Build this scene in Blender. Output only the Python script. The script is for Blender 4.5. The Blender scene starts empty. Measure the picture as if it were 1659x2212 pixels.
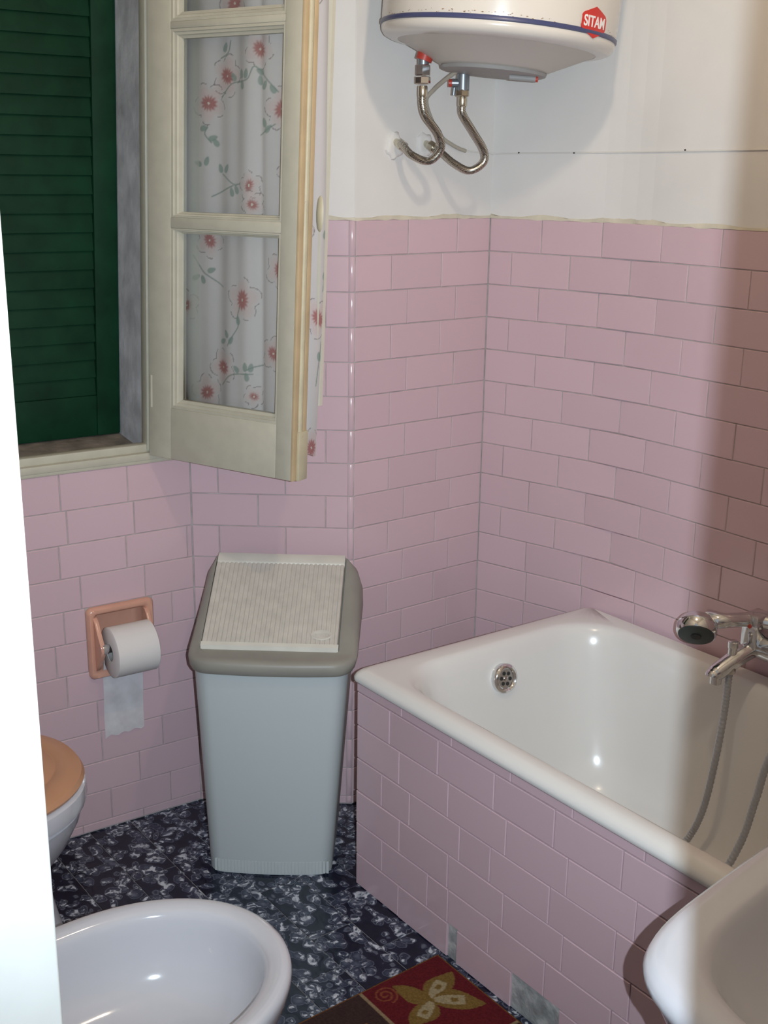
import bpy, bmesh, math, random
import numpy as np
from mathutils import Vector, Matrix, Quaternion
random.seed(7)
rng = np.random.default_rng(11)
sc = bpy.context.scene
COL = sc.collection
R = math.radians

# ------------------------------------------------------------------ camera
CAM = Vector((1.7325, -1.9754, 1.5046))
YAW, PITCH, ROLL, FPX = -0.9177, 0.2866, 0.0141, 2514.6
fw = Vector((math.sin(YAW) * math.cos(PITCH), math.cos(YAW) * math.cos(PITCH), -math.sin(PITCH)))
rt = Vector((math.cos(YAW), -math.sin(YAW), 0.0))
up = rt.cross(fw)
rt2 = rt * math.cos(ROLL) + up * math.sin(ROLL)
up2 = -rt * math.sin(ROLL) + up * math.cos(ROLL)
cd = bpy.data.cameras.new('camera')
cam = bpy.data.objects.new('camera', cd)
COL.objects.link(cam)
cd.sensor_fit = 'VERTICAL'
cd.sensor_height = 24.0
cd.lens = FPX / 2212.0 * 24.0
cd.clip_start = 0.01
cam.matrix_world = Matrix((
    (rt2.x, up2.x, -fw.x, CAM.x),
    (rt2.y, up2.y, -fw.y, CAM.y),
    (rt2.z, up2.z, -fw.z, CAM.z),
    (0, 0, 0, 1)))
sc.camera = cam

# ------------------------------------------------------------------ world, lights, exposure
w = bpy.data.worlds.new('night')
sc.world = w
w.use_nodes = True
w.node_tree.nodes['Background'].inputs[0].default_value = (0.9, 0.95, 1.0, 1)
w.node_tree.nodes['Background'].inputs[1].default_value = 0.38

FLASH_W = 158.0
LAMP_E = 325.0
fl = bpy.data.lights.new('camera_flash', 'SPOT')          # the flash of the hand-held camera, right of the lens
fl.energy = FLASH_W
fl.color = (0.76, 0.89, 1.0)
fl.shadow_soft_size = 0.0022
fl.spot_size = R(92)
fl.spot_blend = 1.0
flo = bpy.data.objects.new('camera_flash', fl)
flo.location = CAM + rt * 0.050 + Vector((0, 0, 0.006))
flo.rotation_mode = 'QUATERNION'
flo.rotation_quaternion = (fw + up * 0.10).to_track_quat('-Z', 'Y')
COL.objects.link(flo)

sc.view_settings.view_transform = 'Standard'
sc.view_settings.look = 'None'
sc.view_settings.exposure = -0.06
sc.view_settings.gamma = 1.0
sc.view_settings.use_curve_mapping = False

# ------------------------------------------------------------------ materials
MATS = {}
def nodes_of(m):
    m.use_nodes = True
    nt = m.node_tree
    return nt, nt.nodes, nt.links, nt.nodes['Principled BSDF']

def mat(name, col, rough=0.5, metal=0.0, spec=0.5, noise=0.0, nscale=20.0, bump=0.0, bscale=80.0,
        coat=0.0, rnd=0.0, stain=None, sscale=6.0, slo=0.62, shi=0.72, emis=None, trans=0.0, sss=0.0, attr=None):
    m = bpy.data.materials.new(name)
    nt, N, L, b = nodes_of(m)
    b.inputs['Roughness'].default_value = rough
    b.inputs['Metallic'].default_value = metal
    b.inputs['Specular IOR Level'].default_value = spec
    b.inputs['Coat Weight'].default_value = coat
    b.inputs['Transmission Weight'].default_value = trans
    tc = N.new('ShaderNodeTexCoord')
    cur = None
    if attr:
        a = N.new('ShaderNodeAttribute'); a.attribute_name = attr
        cur = a.outputs['Color']
    else:
        rgb = N.new('ShaderNodeRGB'); rgb.outputs[0].default_value = (*col, 1)
        cur = rgb.outputs[0]
    if noise > 0:
        n = N.new('ShaderNodeTexNoise'); n.inputs['Scale'].default_value = nscale; n.inputs['Detail'].default_value = 6
        L.new(tc.outputs['Object'], n.inputs['Vector'])
        mr = N.new('ShaderNodeMapRange'); mr.inputs[1].default_value = 0.3; mr.inputs[2].default_value = 0.7
        mr.inputs[3].default_value = 1 - noise; mr.inputs[4].default_value = 1 + noise
        L.new(n.outputs[0], mr.inputs[0])
        hs = N.new('ShaderNodeHueSaturation'); L.new(cur, hs.inputs['Color']); L.new(mr.outputs[0], hs.inputs['Value'])
        cur = hs.outputs[0]
    if rnd > 0:
        oi = N.new('ShaderNodeObjectInfo')
        mr = N.new('ShaderNodeMapRange'); mr.inputs[3].default_value = 1 - rnd; mr.inputs[4].default_value = 1 + rnd
        L.new(oi.outputs['Random'], mr.inputs[0])
        hs = N.new('ShaderNodeHueSaturation'); L.new(cur, hs.inputs['Color']); L.new(mr.outputs[0], hs.inputs['Value'])
        cur = hs.outputs[0]
    if stain:
        n = N.new('ShaderNodeTexNoise'); n.inputs['Scale'].default_value = sscale; n.inputs['Detail'].default_value = 8
        n.inputs['Roughness'].default_value = 0.7
        L.new(tc.outputs['Object'], n.inputs['Vector'])
        mr = N.new('ShaderNodeMapRange'); mr.inputs[1].default_value = slo; mr.inputs[2].default_value = shi
        L.new(n.outputs[0], mr.inputs[0])
        mx = N.new('ShaderNodeMix'); mx.data_type = 'RGBA'
        L.new(mr.outputs[0], mx.inputs[0]); L.new(cur, mx.inputs[6]); mx.inputs[7].default_value = (*stain, 1)
        cur = mx.outputs[2]
    L.new(cur, b.inputs['Base Color'])
    if bump > 0:
        n = N.new('ShaderNodeTexNoise'); n.inputs['Scale'].default_value = bscale; n.inputs['Detail'].default_value = 5
        L.new(tc.outputs['Object'], n.inputs['Vector'])
        bp = N.new('ShaderNodeBump'); bp.inputs['Strength'].default_value = bump; bp.inputs['Distance'].default_value = 0.004
        L.new(n.outputs[0], bp.inputs['Height']); L.new(bp.outputs[0], b.inputs['Normal'])
    if emis:
        b.inputs['Emission Color'].default_value = (*emis[0], 1)
        b.inputs['Emission Strength'].default_value = emis[1]
    if sss > 0:
        b.inputs['Subsurface Weight'].default_value = sss
        b.inputs['Subsurface Radius'].default_value = (0.01, 0.01, 0.01)
    MATS[name] = m
    return m

mat('plaster', (0.72, 0.69, 0.66), rough=0.75, noise=0.04, nscale=5, bump=0.25, bscale=18)
mat('grout', (0.42, 0.38, 0.37), rough=0.8, noise=0.2, nscale=30)
mat('pink_tile', (0.61, 0.435, 0.475), rough=0.16, spec=0.5, rnd=0.03, bump=0.05, bscale=14)
mat('cement', (0.36, 0.37, 0.37), rough=0.9, noise=0.35, nscale=25, bump=0.8, bscale=60, stain=(0.55, 0.55, 0.53), sscale=25, slo=0.5, shi=0.7)
mat('caulk', (0.60, 0.54, 0.43), rough=0.7, noise=0.15, nscale=20, bump=0.4, bscale=40)
mat('old_paint', (0.49, 0.462, 0.375), rough=0.42, noise=0.05, nscale=30, bump=0.08, bscale=40, stain=(0.16, 0.14, 0.09), sscale=38, slo=0.74, shi=0.78)
mat('peeled_paint', (0.55, 0.41, 0.245), rough=0.5, noise=0.12, nscale=14, bump=0.1, bscale=60, stain=(0.10, 0.08, 0.05), sscale=30, slo=0.72, shi=0.75)
mat('worn_paint', (0.52, 0.46, 0.32), rough=0.45, noise=0.1, nscale=20, bump=0.15, bscale=50, stain=(0.06, 0.055, 0.04), sscale=26, slo=0.67, shi=0.70)
mat('white_gloss', (0.66, 0.63, 0.53), rough=0.25, noise=0.03, nscale=20)
mat('jamb_paint', (0.72, 0.73, 0.70), rough=0.45, noise=0.03, nscale=20, bump=0.06, bscale=25, stain=(0.45, 0.44, 0.40), sscale=9, slo=0.74, shi=0.8)
mat('green_paint', (0.0032, 0.030, 0.013), rough=0.6, spec=0.15, noise=0.25, nscale=15, bump=0.1, bscale=50)
mat('grey_render', (0.52, 0.52, 0.55), rough=0.85, noise=0.25, nscale=14, bump=0.6, bscale=30, stain=(0.55, 0.55, 0.57), sscale=16, slo=0.52, shi=0.72)
mat('sill_stone', (0.21, 0.175, 0.145), rough=0.8, noise=0.4, nscale=22, bump=0.5, bscale=50)
mat('enamel', (0.74, 0.725, 0.70), rough=0.20, spec=0.5, coat=0.2)
mat('ceramic', (0.57, 0.575, 0.62), rough=0.10, spec=0.5, coat=0.3)
mat('ceramic_peach', (0.64, 0.34, 0.25), rough=0.16, noise=0.08, nscale=12)
mat('seat_peach', (0.52, 0.27, 0.15), rough=0.35, noise=0.06, nscale=10)
mat('bin_body', (0.50, 0.545, 0.55), rough=0.38, bump=0.12, bscale=9)
mat('bin_grey', (0.26, 0.25, 0.22), rough=0.45, noise=0.05)
mat('bin_white', (0.62, 0.60, 0.54), rough=0.4, noise=0.05)
mat('bin_rib', (0.54, 0.51, 0.46), rough=0.5, noise=0.08, nscale=40)
mat('paper', (0.72, 0.68, 0.66), rough=0.95, spec=0.1)
mat('chrome', (0.72, 0.73, 0.74), rough=0.10, metal=1.0)
mat('chrome_dull', (0.55, 0.53, 0.50), rough=0.28, metal=1.0, noise=0.2, nscale=60)
mat('brass_nickel', (0.62, 0.58, 0.48), rough=0.25, metal=1.0, noise=0.2, nscale=80)
mat('valve_grey', (0.30, 0.33, 0.36), rough=0.35, metal=0.7)
mat('dark_plastic', (0.022, 0.035, 0.035), rough=0.4)
mat('red_plastic', (0.50, 0.055, 0.035), rough=0.4)
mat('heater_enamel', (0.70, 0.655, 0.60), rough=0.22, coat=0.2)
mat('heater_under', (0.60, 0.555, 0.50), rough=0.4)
mat('stripe_blue', (0.055, 0.065, 0.16), rough=0.35)
mat('rust', (0.25, 0.12, 0.03), rough=0.8)
mat('badge_red', (0.60, 0.035, 0.03), rough=0.35)
mat('badge_white', (0.85, 0.82, 0.80), rough=0.4)
mat('cap_grey', (0.33, 0.32, 0.31), rough=0.5)
mat('rubber', (0.02, 0.02, 0.02), rough=0.6)
mat('cable_grey', (0.42, 0.38, 0.31), rough=0.5)
mat('wire_white', (0.70, 0.67, 0.63), rough=0.5)
mat('hose_grey', (0.42, 0.44, 0.47), rough=0.4, metal=0.3)
mat('curtain_cloth', (1, 1, 1), rough=0.95, spec=0.1, attr='print')
mat('mat_pile', (1, 1, 1), rough=1.0, spec=0.05, attr='print', noise=0.22, nscale=220, bump=0.4, bscale=400)
mat('bulb', (1, 0.9, 0.7), emis=((1.0, 0.82, 0.60), LAMP_E))
mat('floor_bed', (0.22, 0.22, 0.22), rough=0.85)
mat('ceiling_paint', (0.70, 0.67, 0.63), rough=0.9)

def braid_mat():
    m = mat('steel_braid', (0.40, 0.37, 0.31), rough=0.32, metal=1.0)
    nt, N, L, b = nodes_of(m)
    tc = N.new('ShaderNodeTexCoord')
    wv = N.new('ShaderNodeTexChecker'); wv.inputs['Scale'].default_value = 420
    L.new(tc.outputs['Object'], wv.inputs['Vector'])
    wv.inputs['Color1'].default_value = (0.66, 0.62, 0.55, 1); wv.inputs['Color2'].default_value = (0.20, 0.18, 0.15, 1)
    L.new(wv.outputs['Color'], b.inputs['Base Color'])
    return m
braid_mat()

def glass_mat():
    m = bpy.data.materials.new('pane_glass'); m.use_nodes = True
    nt = m.node_tree; N, L = nt.nodes, nt.links
    N.remove(N['Principled BSDF'])
    out = N['Material Output']
    t = N.new('ShaderNodeBsdfTransparent'); t.inputs[0].default_value = (0.97, 0.98, 0.97, 1)
    g = N.new('ShaderNodeBsdfGlossy'); g.inputs['Roughness'].default_value = 0.04
    fr = N.new('ShaderNodeFresnel'); fr.inputs[0].default_value = 1.45
    mx = N.new('ShaderNodeMixShader')
    L.new(fr.outputs[0], mx.inputs[0]); L.new(t.outputs[0], mx.inputs[1]); L.new(g.outputs[0], mx.inputs[2])
    L.new(mx.outputs[0], out.inputs[0])
    MATS['pane_glass'] = m
glass_mat()

def sheet_mat():
    m = bpy.data.materials.new('tissue'); m.use_nodes = True
    nt = m.node_tree; N, L = nt.nodes, nt.links
    N.remove(N['Principled BSDF'])
    out = N['Material Output']
    d = N.new('ShaderNodeBsdfDiffuse'); d.inputs[0].default_value = (0.74, 0.72, 0.74, 1)
    t = N.new('ShaderNodeBsdfTransparent')
    n = N.new('ShaderNodeTexNoise'); n.inputs['Scale'].default_value = 30; n.inputs['Detail'].default_value = 3
    tc = N.new('ShaderNodeTexCoord'); L.new(tc.outputs['Object'], n.inputs['Vector'])
    mr = N.new('ShaderNodeMapRange'); mr.inputs[1].default_value = 0.3; mr.inputs[2].default_value = 0.7
    mr.inputs[3].default_value = 0.72; mr.inputs[4].default_value = 0.9
    L.new(n.outputs[0], mr.inputs[0])
    mx = N.new('ShaderNodeMixShader')
    L.new(mr.outputs[0], mx.inputs[0]); L.new(t.outputs[0], mx.inputs[1]); L.new(d.outputs[0], mx.inputs[2])
    L.new(mx.outputs[0], out.inputs[0])
    MATS['tissue'] = m
sheet_mat()

def floor_tile_mat():
    m = bpy.data.materials.new('pebble_glaze'); MATS['pebble_glaze'] = m
    nt, N, L, b = nodes_of(m)
    tc = N.new('ShaderNodeTexCoord'); oi = N.new('ShaderNodeObjectInfo')
    ad = N.new('ShaderNodeVectorMath'); ad.operation = 'ADD'
    sc_ = N.new('ShaderNodeVectorMath'); sc_.operation = 'SCALE'; sc_.inputs[3].default_value = 7.3
    cmb = N.new('ShaderNodeCombineXYZ'); L.new(oi.outputs['Random'], cmb.inputs[0]); L.new(oi.outputs['Random'], cmb.inputs[1])
    L.new(cmb.outputs[0], sc_.inputs[0])
    L.new(tc.outputs['Object'], ad.inputs[0]); L.new(sc_.outputs[0], ad.inputs[1])
    # warp
    nz = N.new('ShaderNodeTexNoise'); nz.inputs['Scale'].default_value = 26; nz.inputs['Detail'].default_value = 3
    L.new(ad.outputs[0], nz.inputs['Vector'])
    sb = N.new('ShaderNodeVectorMath'); sb.operation = 'SUBTRACT'; sb.inputs[1].default_value = (0.5, 0.5, 0.5)
    L.new(nz.outputs['Color'], sb.inputs[0])
    s2 = N.new('ShaderNodeVectorMath'); s2.operation = 'SCALE'; s2.inputs[3].default_value = 0.034
    L.new(sb.outputs[0], s2.inputs[0])
    a2 = N.new('ShaderNodeVectorMath'); a2.operation = 'ADD'; L.new(ad.outputs[0], a2.inputs[0]); L.new(s2.outputs[0], a2.inputs[1])
    mp = N.new('ShaderNodeMapping'); mp.inputs['Scale'].default_value = (1, 0, 1.25)
    L.new(a2.outputs[0], mp.inputs[0])
    vo = N.new('ShaderNodeTexVoronoi'); vo.inputs['Scale'].default_value = 36
    L.new(mp.outputs[0], vo.inputs['Vector'])
    # pebble body (lighter towards an off-centre glazed spot), thin pale outline, dark between
    r1 = N.new('ShaderNodeValToRGB'); e = r1.color_ramp.elements
    e[0].position = 0.0; e[0].color = (0.12, 0.135, 0.18, 1)
    e[1].position = 0.28; e[1].color = (0.050, 0.062, 0.100, 1)
    for p, c in ((0.50, (0.018, 0.025, 0.050)), (0.56, (0.11, 0.125, 0.165)), (0.60, (0.008, 0.013, 0.034)), (0.8, (0.003, 0.006, 0.018))):
        x = e.new(p); x.color = (*c, 1)
    L.new(vo.outputs['Distance'], r1.inputs[0])
    # white swirls
    n2 = N.new('ShaderNodeTexNoise'); n2.inputs['Scale'].default_value = 52; n2.inputs['Detail'].default_value = 4; n2.inputs['Distortion'].default_value = 1.4
    L.new(ad.outputs[0], n2.inputs['Vector'])
    mr = N.new('ShaderNodeMapRange'); mr.inputs[1].default_value = 0.51; mr.inputs[2].default_value = 0.64
    L.new(n2.outputs[0], mr.inputs[0])
    lt = N.new('ShaderNodeMath'); lt.operation = 'LESS_THAN'; lt.inputs[1].default_value = 0.50; L.new(vo.outputs['Distance'], lt.inputs[0])
    ml = N.new('ShaderNodeMath'); ml.operation = 'MULTIPLY'; L.new(mr.outputs[0], ml.inputs[0]); L.new(lt.outputs[0], ml.inputs[1])
    mx = N.new('ShaderNodeMix'); mx.data_type = 'RGBA'; L.new(ml.outputs[0], mx.inputs[0]); L.new(r1.outputs[0], mx.inputs[6])
    mx.inputs[7].default_value = (0.58, 0.61, 0.68, 1)
    L.new(mx.outputs[2], b.inputs['Base Color'])
    b.inputs['Roughness'].default_value = 0.22
    bp = N.new('ShaderNodeBump'); bp.inputs['Strength'].default_value = 0.35; bp.inputs['Distance'].default_value = 0.003; bp.invert = True
    L.new(vo.outputs['Distance'], bp.inputs['Height']); L.new(bp.outputs[0], b.inputs['Normal'])
floor_tile_mat()

# ------------------------------------------------------------------ mesh helpers
def link(o, parent=None):
    COL.objects.link(o)
    if parent is not None:
        o.parent = parent
    return o

def mk(name, verts, faces, m, parent=None, smooth=False, angle=35, mi=None):
    me = bpy.data.meshes.new(name)
    me.from_pydata([tuple(v) for v in verts], [], faces)
    ms = m if isinstance(m, (list, tuple)) else [m]
    for x in ms:
        me.materials.append(MATS[x])
    if mi is not None:
        me.polygons.foreach_set('material_index', mi)
    bm = bmesh.new(); bm.from_mesh(me)
    bmesh.ops.recalc_face_normals(bm, faces=bm.faces[:])
    bm.to_mesh(me); bm.free()
    if smooth:
        me.polygons.foreach_set('use_smooth', [True] * len(me.polygons))
        me.set_sharp_from_angle(angle=R(angle))
    me.update()
    return link(bpy.data.objects.new(name, me), parent)

class MB:
    def __init__(s): s.v = []; s.f = []; s.mi = []
    def add(s, verts, faces, mi=0):
        o = len(s.v); s.v += [tuple(x) for x in verts]
        s.f += [tuple(i + o for i in f) for f in faces]; s.mi += [mi] * len(faces)
    def box(s, a, b, mi=0, T=None):
        x0, y0, z0 = a; x1, y1, z1 = b
        v = [(x0, y0, z0), (x1, y0, z0), (x1, y1, z0), (x0, y1, z0), (x0, y0, z1), (x1, y0, z1), (x1, y1, z1), (x0, y1, z1)]
        if T: v = [T(*p) for p in v]
        s.add(v, [(0, 3, 2, 1), (4, 5, 6, 7), (0, 1, 5, 4), (1, 2, 6, 5), (2, 3, 7, 6), (3, 0, 4, 7)], mi)
    def bbox(s, a, b, r=0.004, mi=0, T=None, seg=2):
        bm = bmesh.new(); bmesh.ops.create_cube(bm, size=1.0)
        for v in bm.verts:
            v.co = Vector([(a[i] + b[i]) / 2 + v.co[i] * (b[i] - a[i]) for i in range(3)])
        bmesh.ops.bevel(bm, geom=bm.edges[:], offset=r, segments=seg, profile=0.5, affect='EDGES')
        bm.verts.index_update()
        v = [tuple(x.co) for x in bm.verts]
        if T: v = [T(*p) for p in v]
        s.add(v, [[q.index for q in f.verts] for f in bm.faces], mi); bm.free()
    def loft(s, rings, cap0=False, cap1=False, close=True, mi=0):
        n = len(rings[0]); V = [p for r in rings for p in r]; F = []
        for i in range(len(rings) - 1):
            for j in range(n if close else n - 1):
                k = (j + 1) % n
                F.append((i * n + j, i * n + k, (i + 1) * n + k, (i + 1) * n + j))
        if cap0: F.append(tuple(range(n)))
        if cap1: F.append(tuple((len(rings) - 1) * n + j for j in range(n)))
        s.add(V, F, mi)
    def lathe(s, prof, c=(0, 0, 0), axis=(0, 0, 1), n=24, mi=0, cap0=True, cap1=True, phase=0.0):
        q = Vector((0, 0, 1)).rotation_difference(Vector(axis).normalized())
        rings = []
        for r, h in prof:
            rings.append([tuple(Vector(c) + q @ Vector((r * math.cos(2 * math.pi * j / n + phase), r * math.sin(2 * math.pi * j / n + phase), h))) for j in range(n)])
        s.loft(rings, cap0, cap1, mi=mi)
    def tube(s, pts, rad, n=10, mi=0, caps=True):
        pts = [Vector(p) for p in pts]; m = len(pts)
        t0 = (pts[1] - pts[0]).normalized()
        ref = Vector((0, 0, 1)) if abs(t0.z) < 0.9 else Vector((1, 0, 0))
        nrm = (ref - t0 * ref.dot(t0)).normalized(); rings = []
        for i in range(m):
            t = (pts[min(i + 1, m - 1)] - pts[max(i - 1, 0)]).normalized()
            nrm = (nrm - t * nrm.dot(t)).normalized(); bn = t.cross(nrm)
            r = rad[i] if isinstance(rad, (list, tuple)) else rad
            rings.append([tuple(pts[i] + (nrm * math.cos(2 * math.pi * j / n) + bn * math.sin(2 * math.pi * j / n)) * r) for j in range(n)])
        s.loft(rings, caps, caps, mi=mi)
    def build(s, name, m, parent=None, smooth=False, angle=35):
        return mk(name, s.v, s.f, m, parent, smooth, angle, s.mi if isinstance(m, (list, tuple)) else None)

def spline(P, per=10):
    P = [Vector(p) for p in P]; Q = [P[0] * 2 - P[1]] + P + [P[-1] * 2 - P[-2]]; out = []
    for i in range(1, len(Q) - 2):
        a, b, c, d = Q[i - 1], Q[i], Q[i + 1], Q[i + 2]
        for k in range(per):
            t = k / per
            out.append(0.5 * ((2 * b) + (c - a) * t + (2 * a - 5 * b + 4 * c - d) * t * t + (3 * b - a - 3 * c + d) * t ** 3))
    out.append(P[-1]); return out

def rrect(x0, x1, y0, y1, r, z, n=8):
    r4 = r if isinstance(r, (list, tuple)) else (r, r, r, r)   # order: x1y1, x0y1, x0y0, x1y0
    cs = [(x1, y1, 0), (x0, y1, 90), (x0, y0, 180), (x1, y0, 270)]
    sg = [(-1, -1), (1, -1), (1, 1), (-1, 1)]; out = []
    for (cx, cy, a0), (sx, sy), rr in zip(cs, sg, r4):
        rr = max(rr, 0.0005); ox, oy = cx + sx * rr, cy + sy * rr
        for k in range(n + 1):
            a = R(a0 + 90 * k / n)
            out.append((ox + rr * math.cos(a), oy + rr * math.sin(a), z(ox + rr * math.cos(a), oy + rr * math.sin(a)) if callable(z) else z))
    return out

def sup(cx, cy, a, b, z, n=64, ex=2.2, bk=None, exb=None):
    out = []
    for k in range(n):
        t = 2 * math.pi * k / n; c, s_ = math.cos(t), math.sin(t)
        e_ = ex; bb = b
        if s_ < 0 and bk: bb = bk; e_ = exb or ex
        out.append((cx + a * math.copysign(abs(c) ** (2 / e_), c), cy + bb * math.copysign(abs(s_) ** (2 / e_), s_), z))
    return out

def tag(o, label, cat, group=None):
    o['label'] = label; o['category'] = cat
    if group: o['group'] = group
    return o
def struct(o, label=None):
    o['kind'] = 'structure'
    if label: o['label'] = label
    return o
def empty(name, loc=(0, 0, 0)):
    o = bpy.data.objects.new(name, None); o.location = loc; o.empty_display_size = 0.05
    return link(o)

# ------------------------------------------------------------------ plan of the room (metres; bath stands along +x on the back wall y=0)
H = 1.400                      # top of the tiling
P_, Q_ = 0.0765, 0.1525        # tile course and length
CD = Vector((-0.3376, -0.0925)); BC = Vector((-0.3359, -0.481)); AB = Vector((-0.5718, -0.7691)); BEND = Vector((0, 0))
AANG = 4.6446
sA = Vector((math.cos(AANG), math.sin(AANG))); nA = Vector((-math.sin(AANG), math.cos(AANG)))
YF = -1.70; XR = 1.68; ZC = 2.70
LA = (YF - AB.y) / sA.y        # length of the window wall
AE = AB + sA * LA
FACE = 0.002                   # tile faces stand this far in front of the joint surface

_tm = {}
def tile_mesh(wd, ht, d=0.006, mname='pink_tile', bev=0.0013):
    key = (round(wd, 3), round(ht, 3), mname)
    if key in _tm: return _tm[key]
    x, z, b = wd / 2, ht / 2, min(bev, wd / 4, ht / 4)
    v = [(-x, 0, -z), (x, 0, -z), (x, 0, z), (-x, 0, z),
         (-x, d - b, -z), (x, d - b, -z), (x, d - b, z), (-x, d - b, z),
         (-x + b, d, -z + b), (x - b, d, -z + b), (x - b, d, z - b), (-x + b, d, z - b)]
    f = [(0, 1, 2, 3), (8, 9, 10, 11)]
    for k in range(4):
        j = (k + 1) % 4
        f += [(k, j, 4 + j, 4 + k), (4 + k, 4 + j, 8 + j, 8 + k)]
    me = bpy.data.meshes.new('tile'); me.from_pydata(v, [], f); me.materials.append(MATS[mname])
    bm = bmesh.new(); bm.from_mesh(me); bmesh.ops.recalc_face_normals(bm, faces=bm.faces[:])
    bm.to_mesh(me); bm.free()
    _tm[key] = me
    return me

def put_tile(parent, p0, e, n, s0, s1, z0, z1, gap=0.002, d=0.006, jit=1.0, mname='pink_tile'):
    """one wall tile between s0..s1 along e (2-D unit) and z0..z1; its face lies on the plane through p0"""
    wd, ht = s1 - s0 - gap, z1 - z0 - gap
    if wd < 0.006 or ht < 0.004: return None
    o = bpy.data.objects.new('tile', tile_mesh(wd, ht, d, mname)); link(o, parent)
    c = p0 + e * ((s0 + s1) / 2) - n * (d - random.uniform(0, 0.0007) * jit)
    Mx = Matrix(((e.x, n.x, 0, c.x), (e.y, n.y, 0, c.y), (0, 0, 1, (z0 + z1) / 2), (0, 0, 0, 1)))
    if Mx.to_3x3().determinant() < 0:
        Mx = Matrix(((-e.x, n.x, 0, c.x), (-e.y, n.y, 0, c.y), (0, 0, 1, (z0 + z1) / 2), (0, 0, 0, 1)))
    j = R(0.35) * jit
    o.matrix_world = Mx @ Matrix.Rotation(random.uniform(-j, j), 4, 'X') @ Matrix.Rotation(random.uniform(-j, j), 4, 'Z')
    return o

def courses(parent, p0, e, n, L0, L1, rows, joints, zf, skip=None):
    """rows of tiles; joints(k) gives one joint position of course k"""
    for k in rows:
        z1, z0 = zf(k), zf(k + 1)
        z0 = max(z0, 0.002)
        js = joints(k)
        if isinstance(js, (int, float)):
            j0 = js - math.ceil((js - L0) / Q_) * Q_
            js = []
            while j0 < L1 - 0.004:
                if j0 > L0 + 0.004: js.append(j0)
                j0 += Q_
        ed = [L0] + sorted(x for x in js if L0 + 0.004 < x < L1 - 0.004) + [L1]
        for a, b in zip(ed[:-1], ed[1:]):
            if skip and skip(k, a, b): continue
            put_tile(parent, p0, e, n, a, b, z0, z1)
zrow = lambda k: H - k * P_

def wall(name, pts, label, zt=H, th=0.10, ext=(0.0, 0.0), mats=('grout', 'plaster')):
    """pts: plan polyline of the tile faces with the room on its right when walked; slab behind it"""
    m = MB()
    for a, b in zip(pts[:-1], pts[1:]):
        a, b = Vector(a), Vector(b); e = (b - a).normalized(); n = Vector((e.y, -e.x))
        a2, b2 = a - n * FACE, b - n * FACE
        for z0, z1, mi in ((0, zt, 0), (zt, ZC, 1)):
            if z1 <= z0: continue
            T = lambda s, d, z, a2=a2, e=e, n=n: (a2.x + e.x * s - n.x * d, a2.y + e.y * s - n.y * d, z)
            m.box((-ext[0], 0, z0), ((b2 - a2).length + ext[1], th, z1), mi, T)
    o = m.build(name, list(mats))
    struct(o, label)
    return o

# ------------------------------------------------------------------ floor
fx0, fx1, fy0, fy1 = -0.72, XR, YF, 0.02
m = MB(); m.box((fx0, fy0 - 0.4, -0.12), (fx1 + 0.3, fy1, -0.0012))
floor = struct(m.build('floor', 'floor_bed'), 'dark blue floor of glossy pebble patterned tiles')
y = -0.7535 + 0.7; row = 0
row_y = [-0.7535 + 0.1 * k for k in range(8, -11, -1)]
for i, yt in enumerate(row_y):
    yb = yt - 0.1
    if yt > 0.05 or yb < YF - 0.06: continue
    k = round((yt + 0.7535) / 0.1)
    off = 0.145 if k % 2 == 1 else 0.045
    xs = off - 5 * 0.2
    while xs < XR - 0.01:
        x0, x1 = max(xs, -0.60), min(xs + 0.2, XR - 0.002)
        ya, yb2 = max(yb, YF), min(yt, -0.002)
        if x1 - x0 > 0.02 and yb2 - ya > 0.01:
            cy = (ya + yb2) / 2
            hid = (cy > -0.70 and x0 > 0.02)              # under the bath
            if not hid:
                me = tile_mesh(x1 - x0 - 0.0014, yb2 - ya - 0.0014, 0.008, 'pebble_glaze', 0.0006)
                o = bpy.data.objects.new('floor_tile', me); link(o, floor)
                c = Vector(((x0 + x1) / 2, cy, -0.008 + random.uniform(-0.0003, 0.0003)))
                o.matrix_world = Matrix(((1, 0, 0, c.x), (0, 0, -1, c.y), (0, 1, 0, c.z), (0, 0, 0, 1))) @ Matrix.Rotation(random.uniform(-0.0015, 0.0015), 4, 'X')
        xs += 0.2
# ceiling
m = MB(); m.box((-0.9, YF - 0.1, ZC), (XR + 0.15, 0.15, ZC + 0.08))
struct(m.build('ceiling', 'ceiling_paint'), 'plain white ceiling')

# ------------------------------------------------------------------ walls with their tiles
D1 = (BEND - CD); LD1 = D1.length; eD1 = D1 / LD1; nD1 = Vector((eD1.y, -eD1.x))
eD2 = Vector((1, 0)); nD2 = Vector((0, -1))
KINK = [0.29, 0.33, 0.37, 0.41]
def Dp(s):
    p = CD.copy(); h = 0.2674; s0 = 0.0
    for k in KINK + [9.0]:
        d = min(s, k) - s0
        if d <= 0: break
        p = p + Vector((math.cos(h), math.sin(h))) * d
        h -= 0.2674 / 4; s0 = k
    return p
LTOT = 0.42
while Dp(LTOT).x < XR: LTOT += 0.0005
wb = wall('wall_back', [Dp(x) for x in [0.0] + KINK + [LTOT]], 'white plaster back wall with pink tiled lower part above the bathtub', ext=(0.03, 0.03))
dj = lambda k: 0.138 if k % 2 == 0 else 0.0614
def djoint(k):
    if k == 11: return 0.138 + 0.005
    return dj(k)
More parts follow.
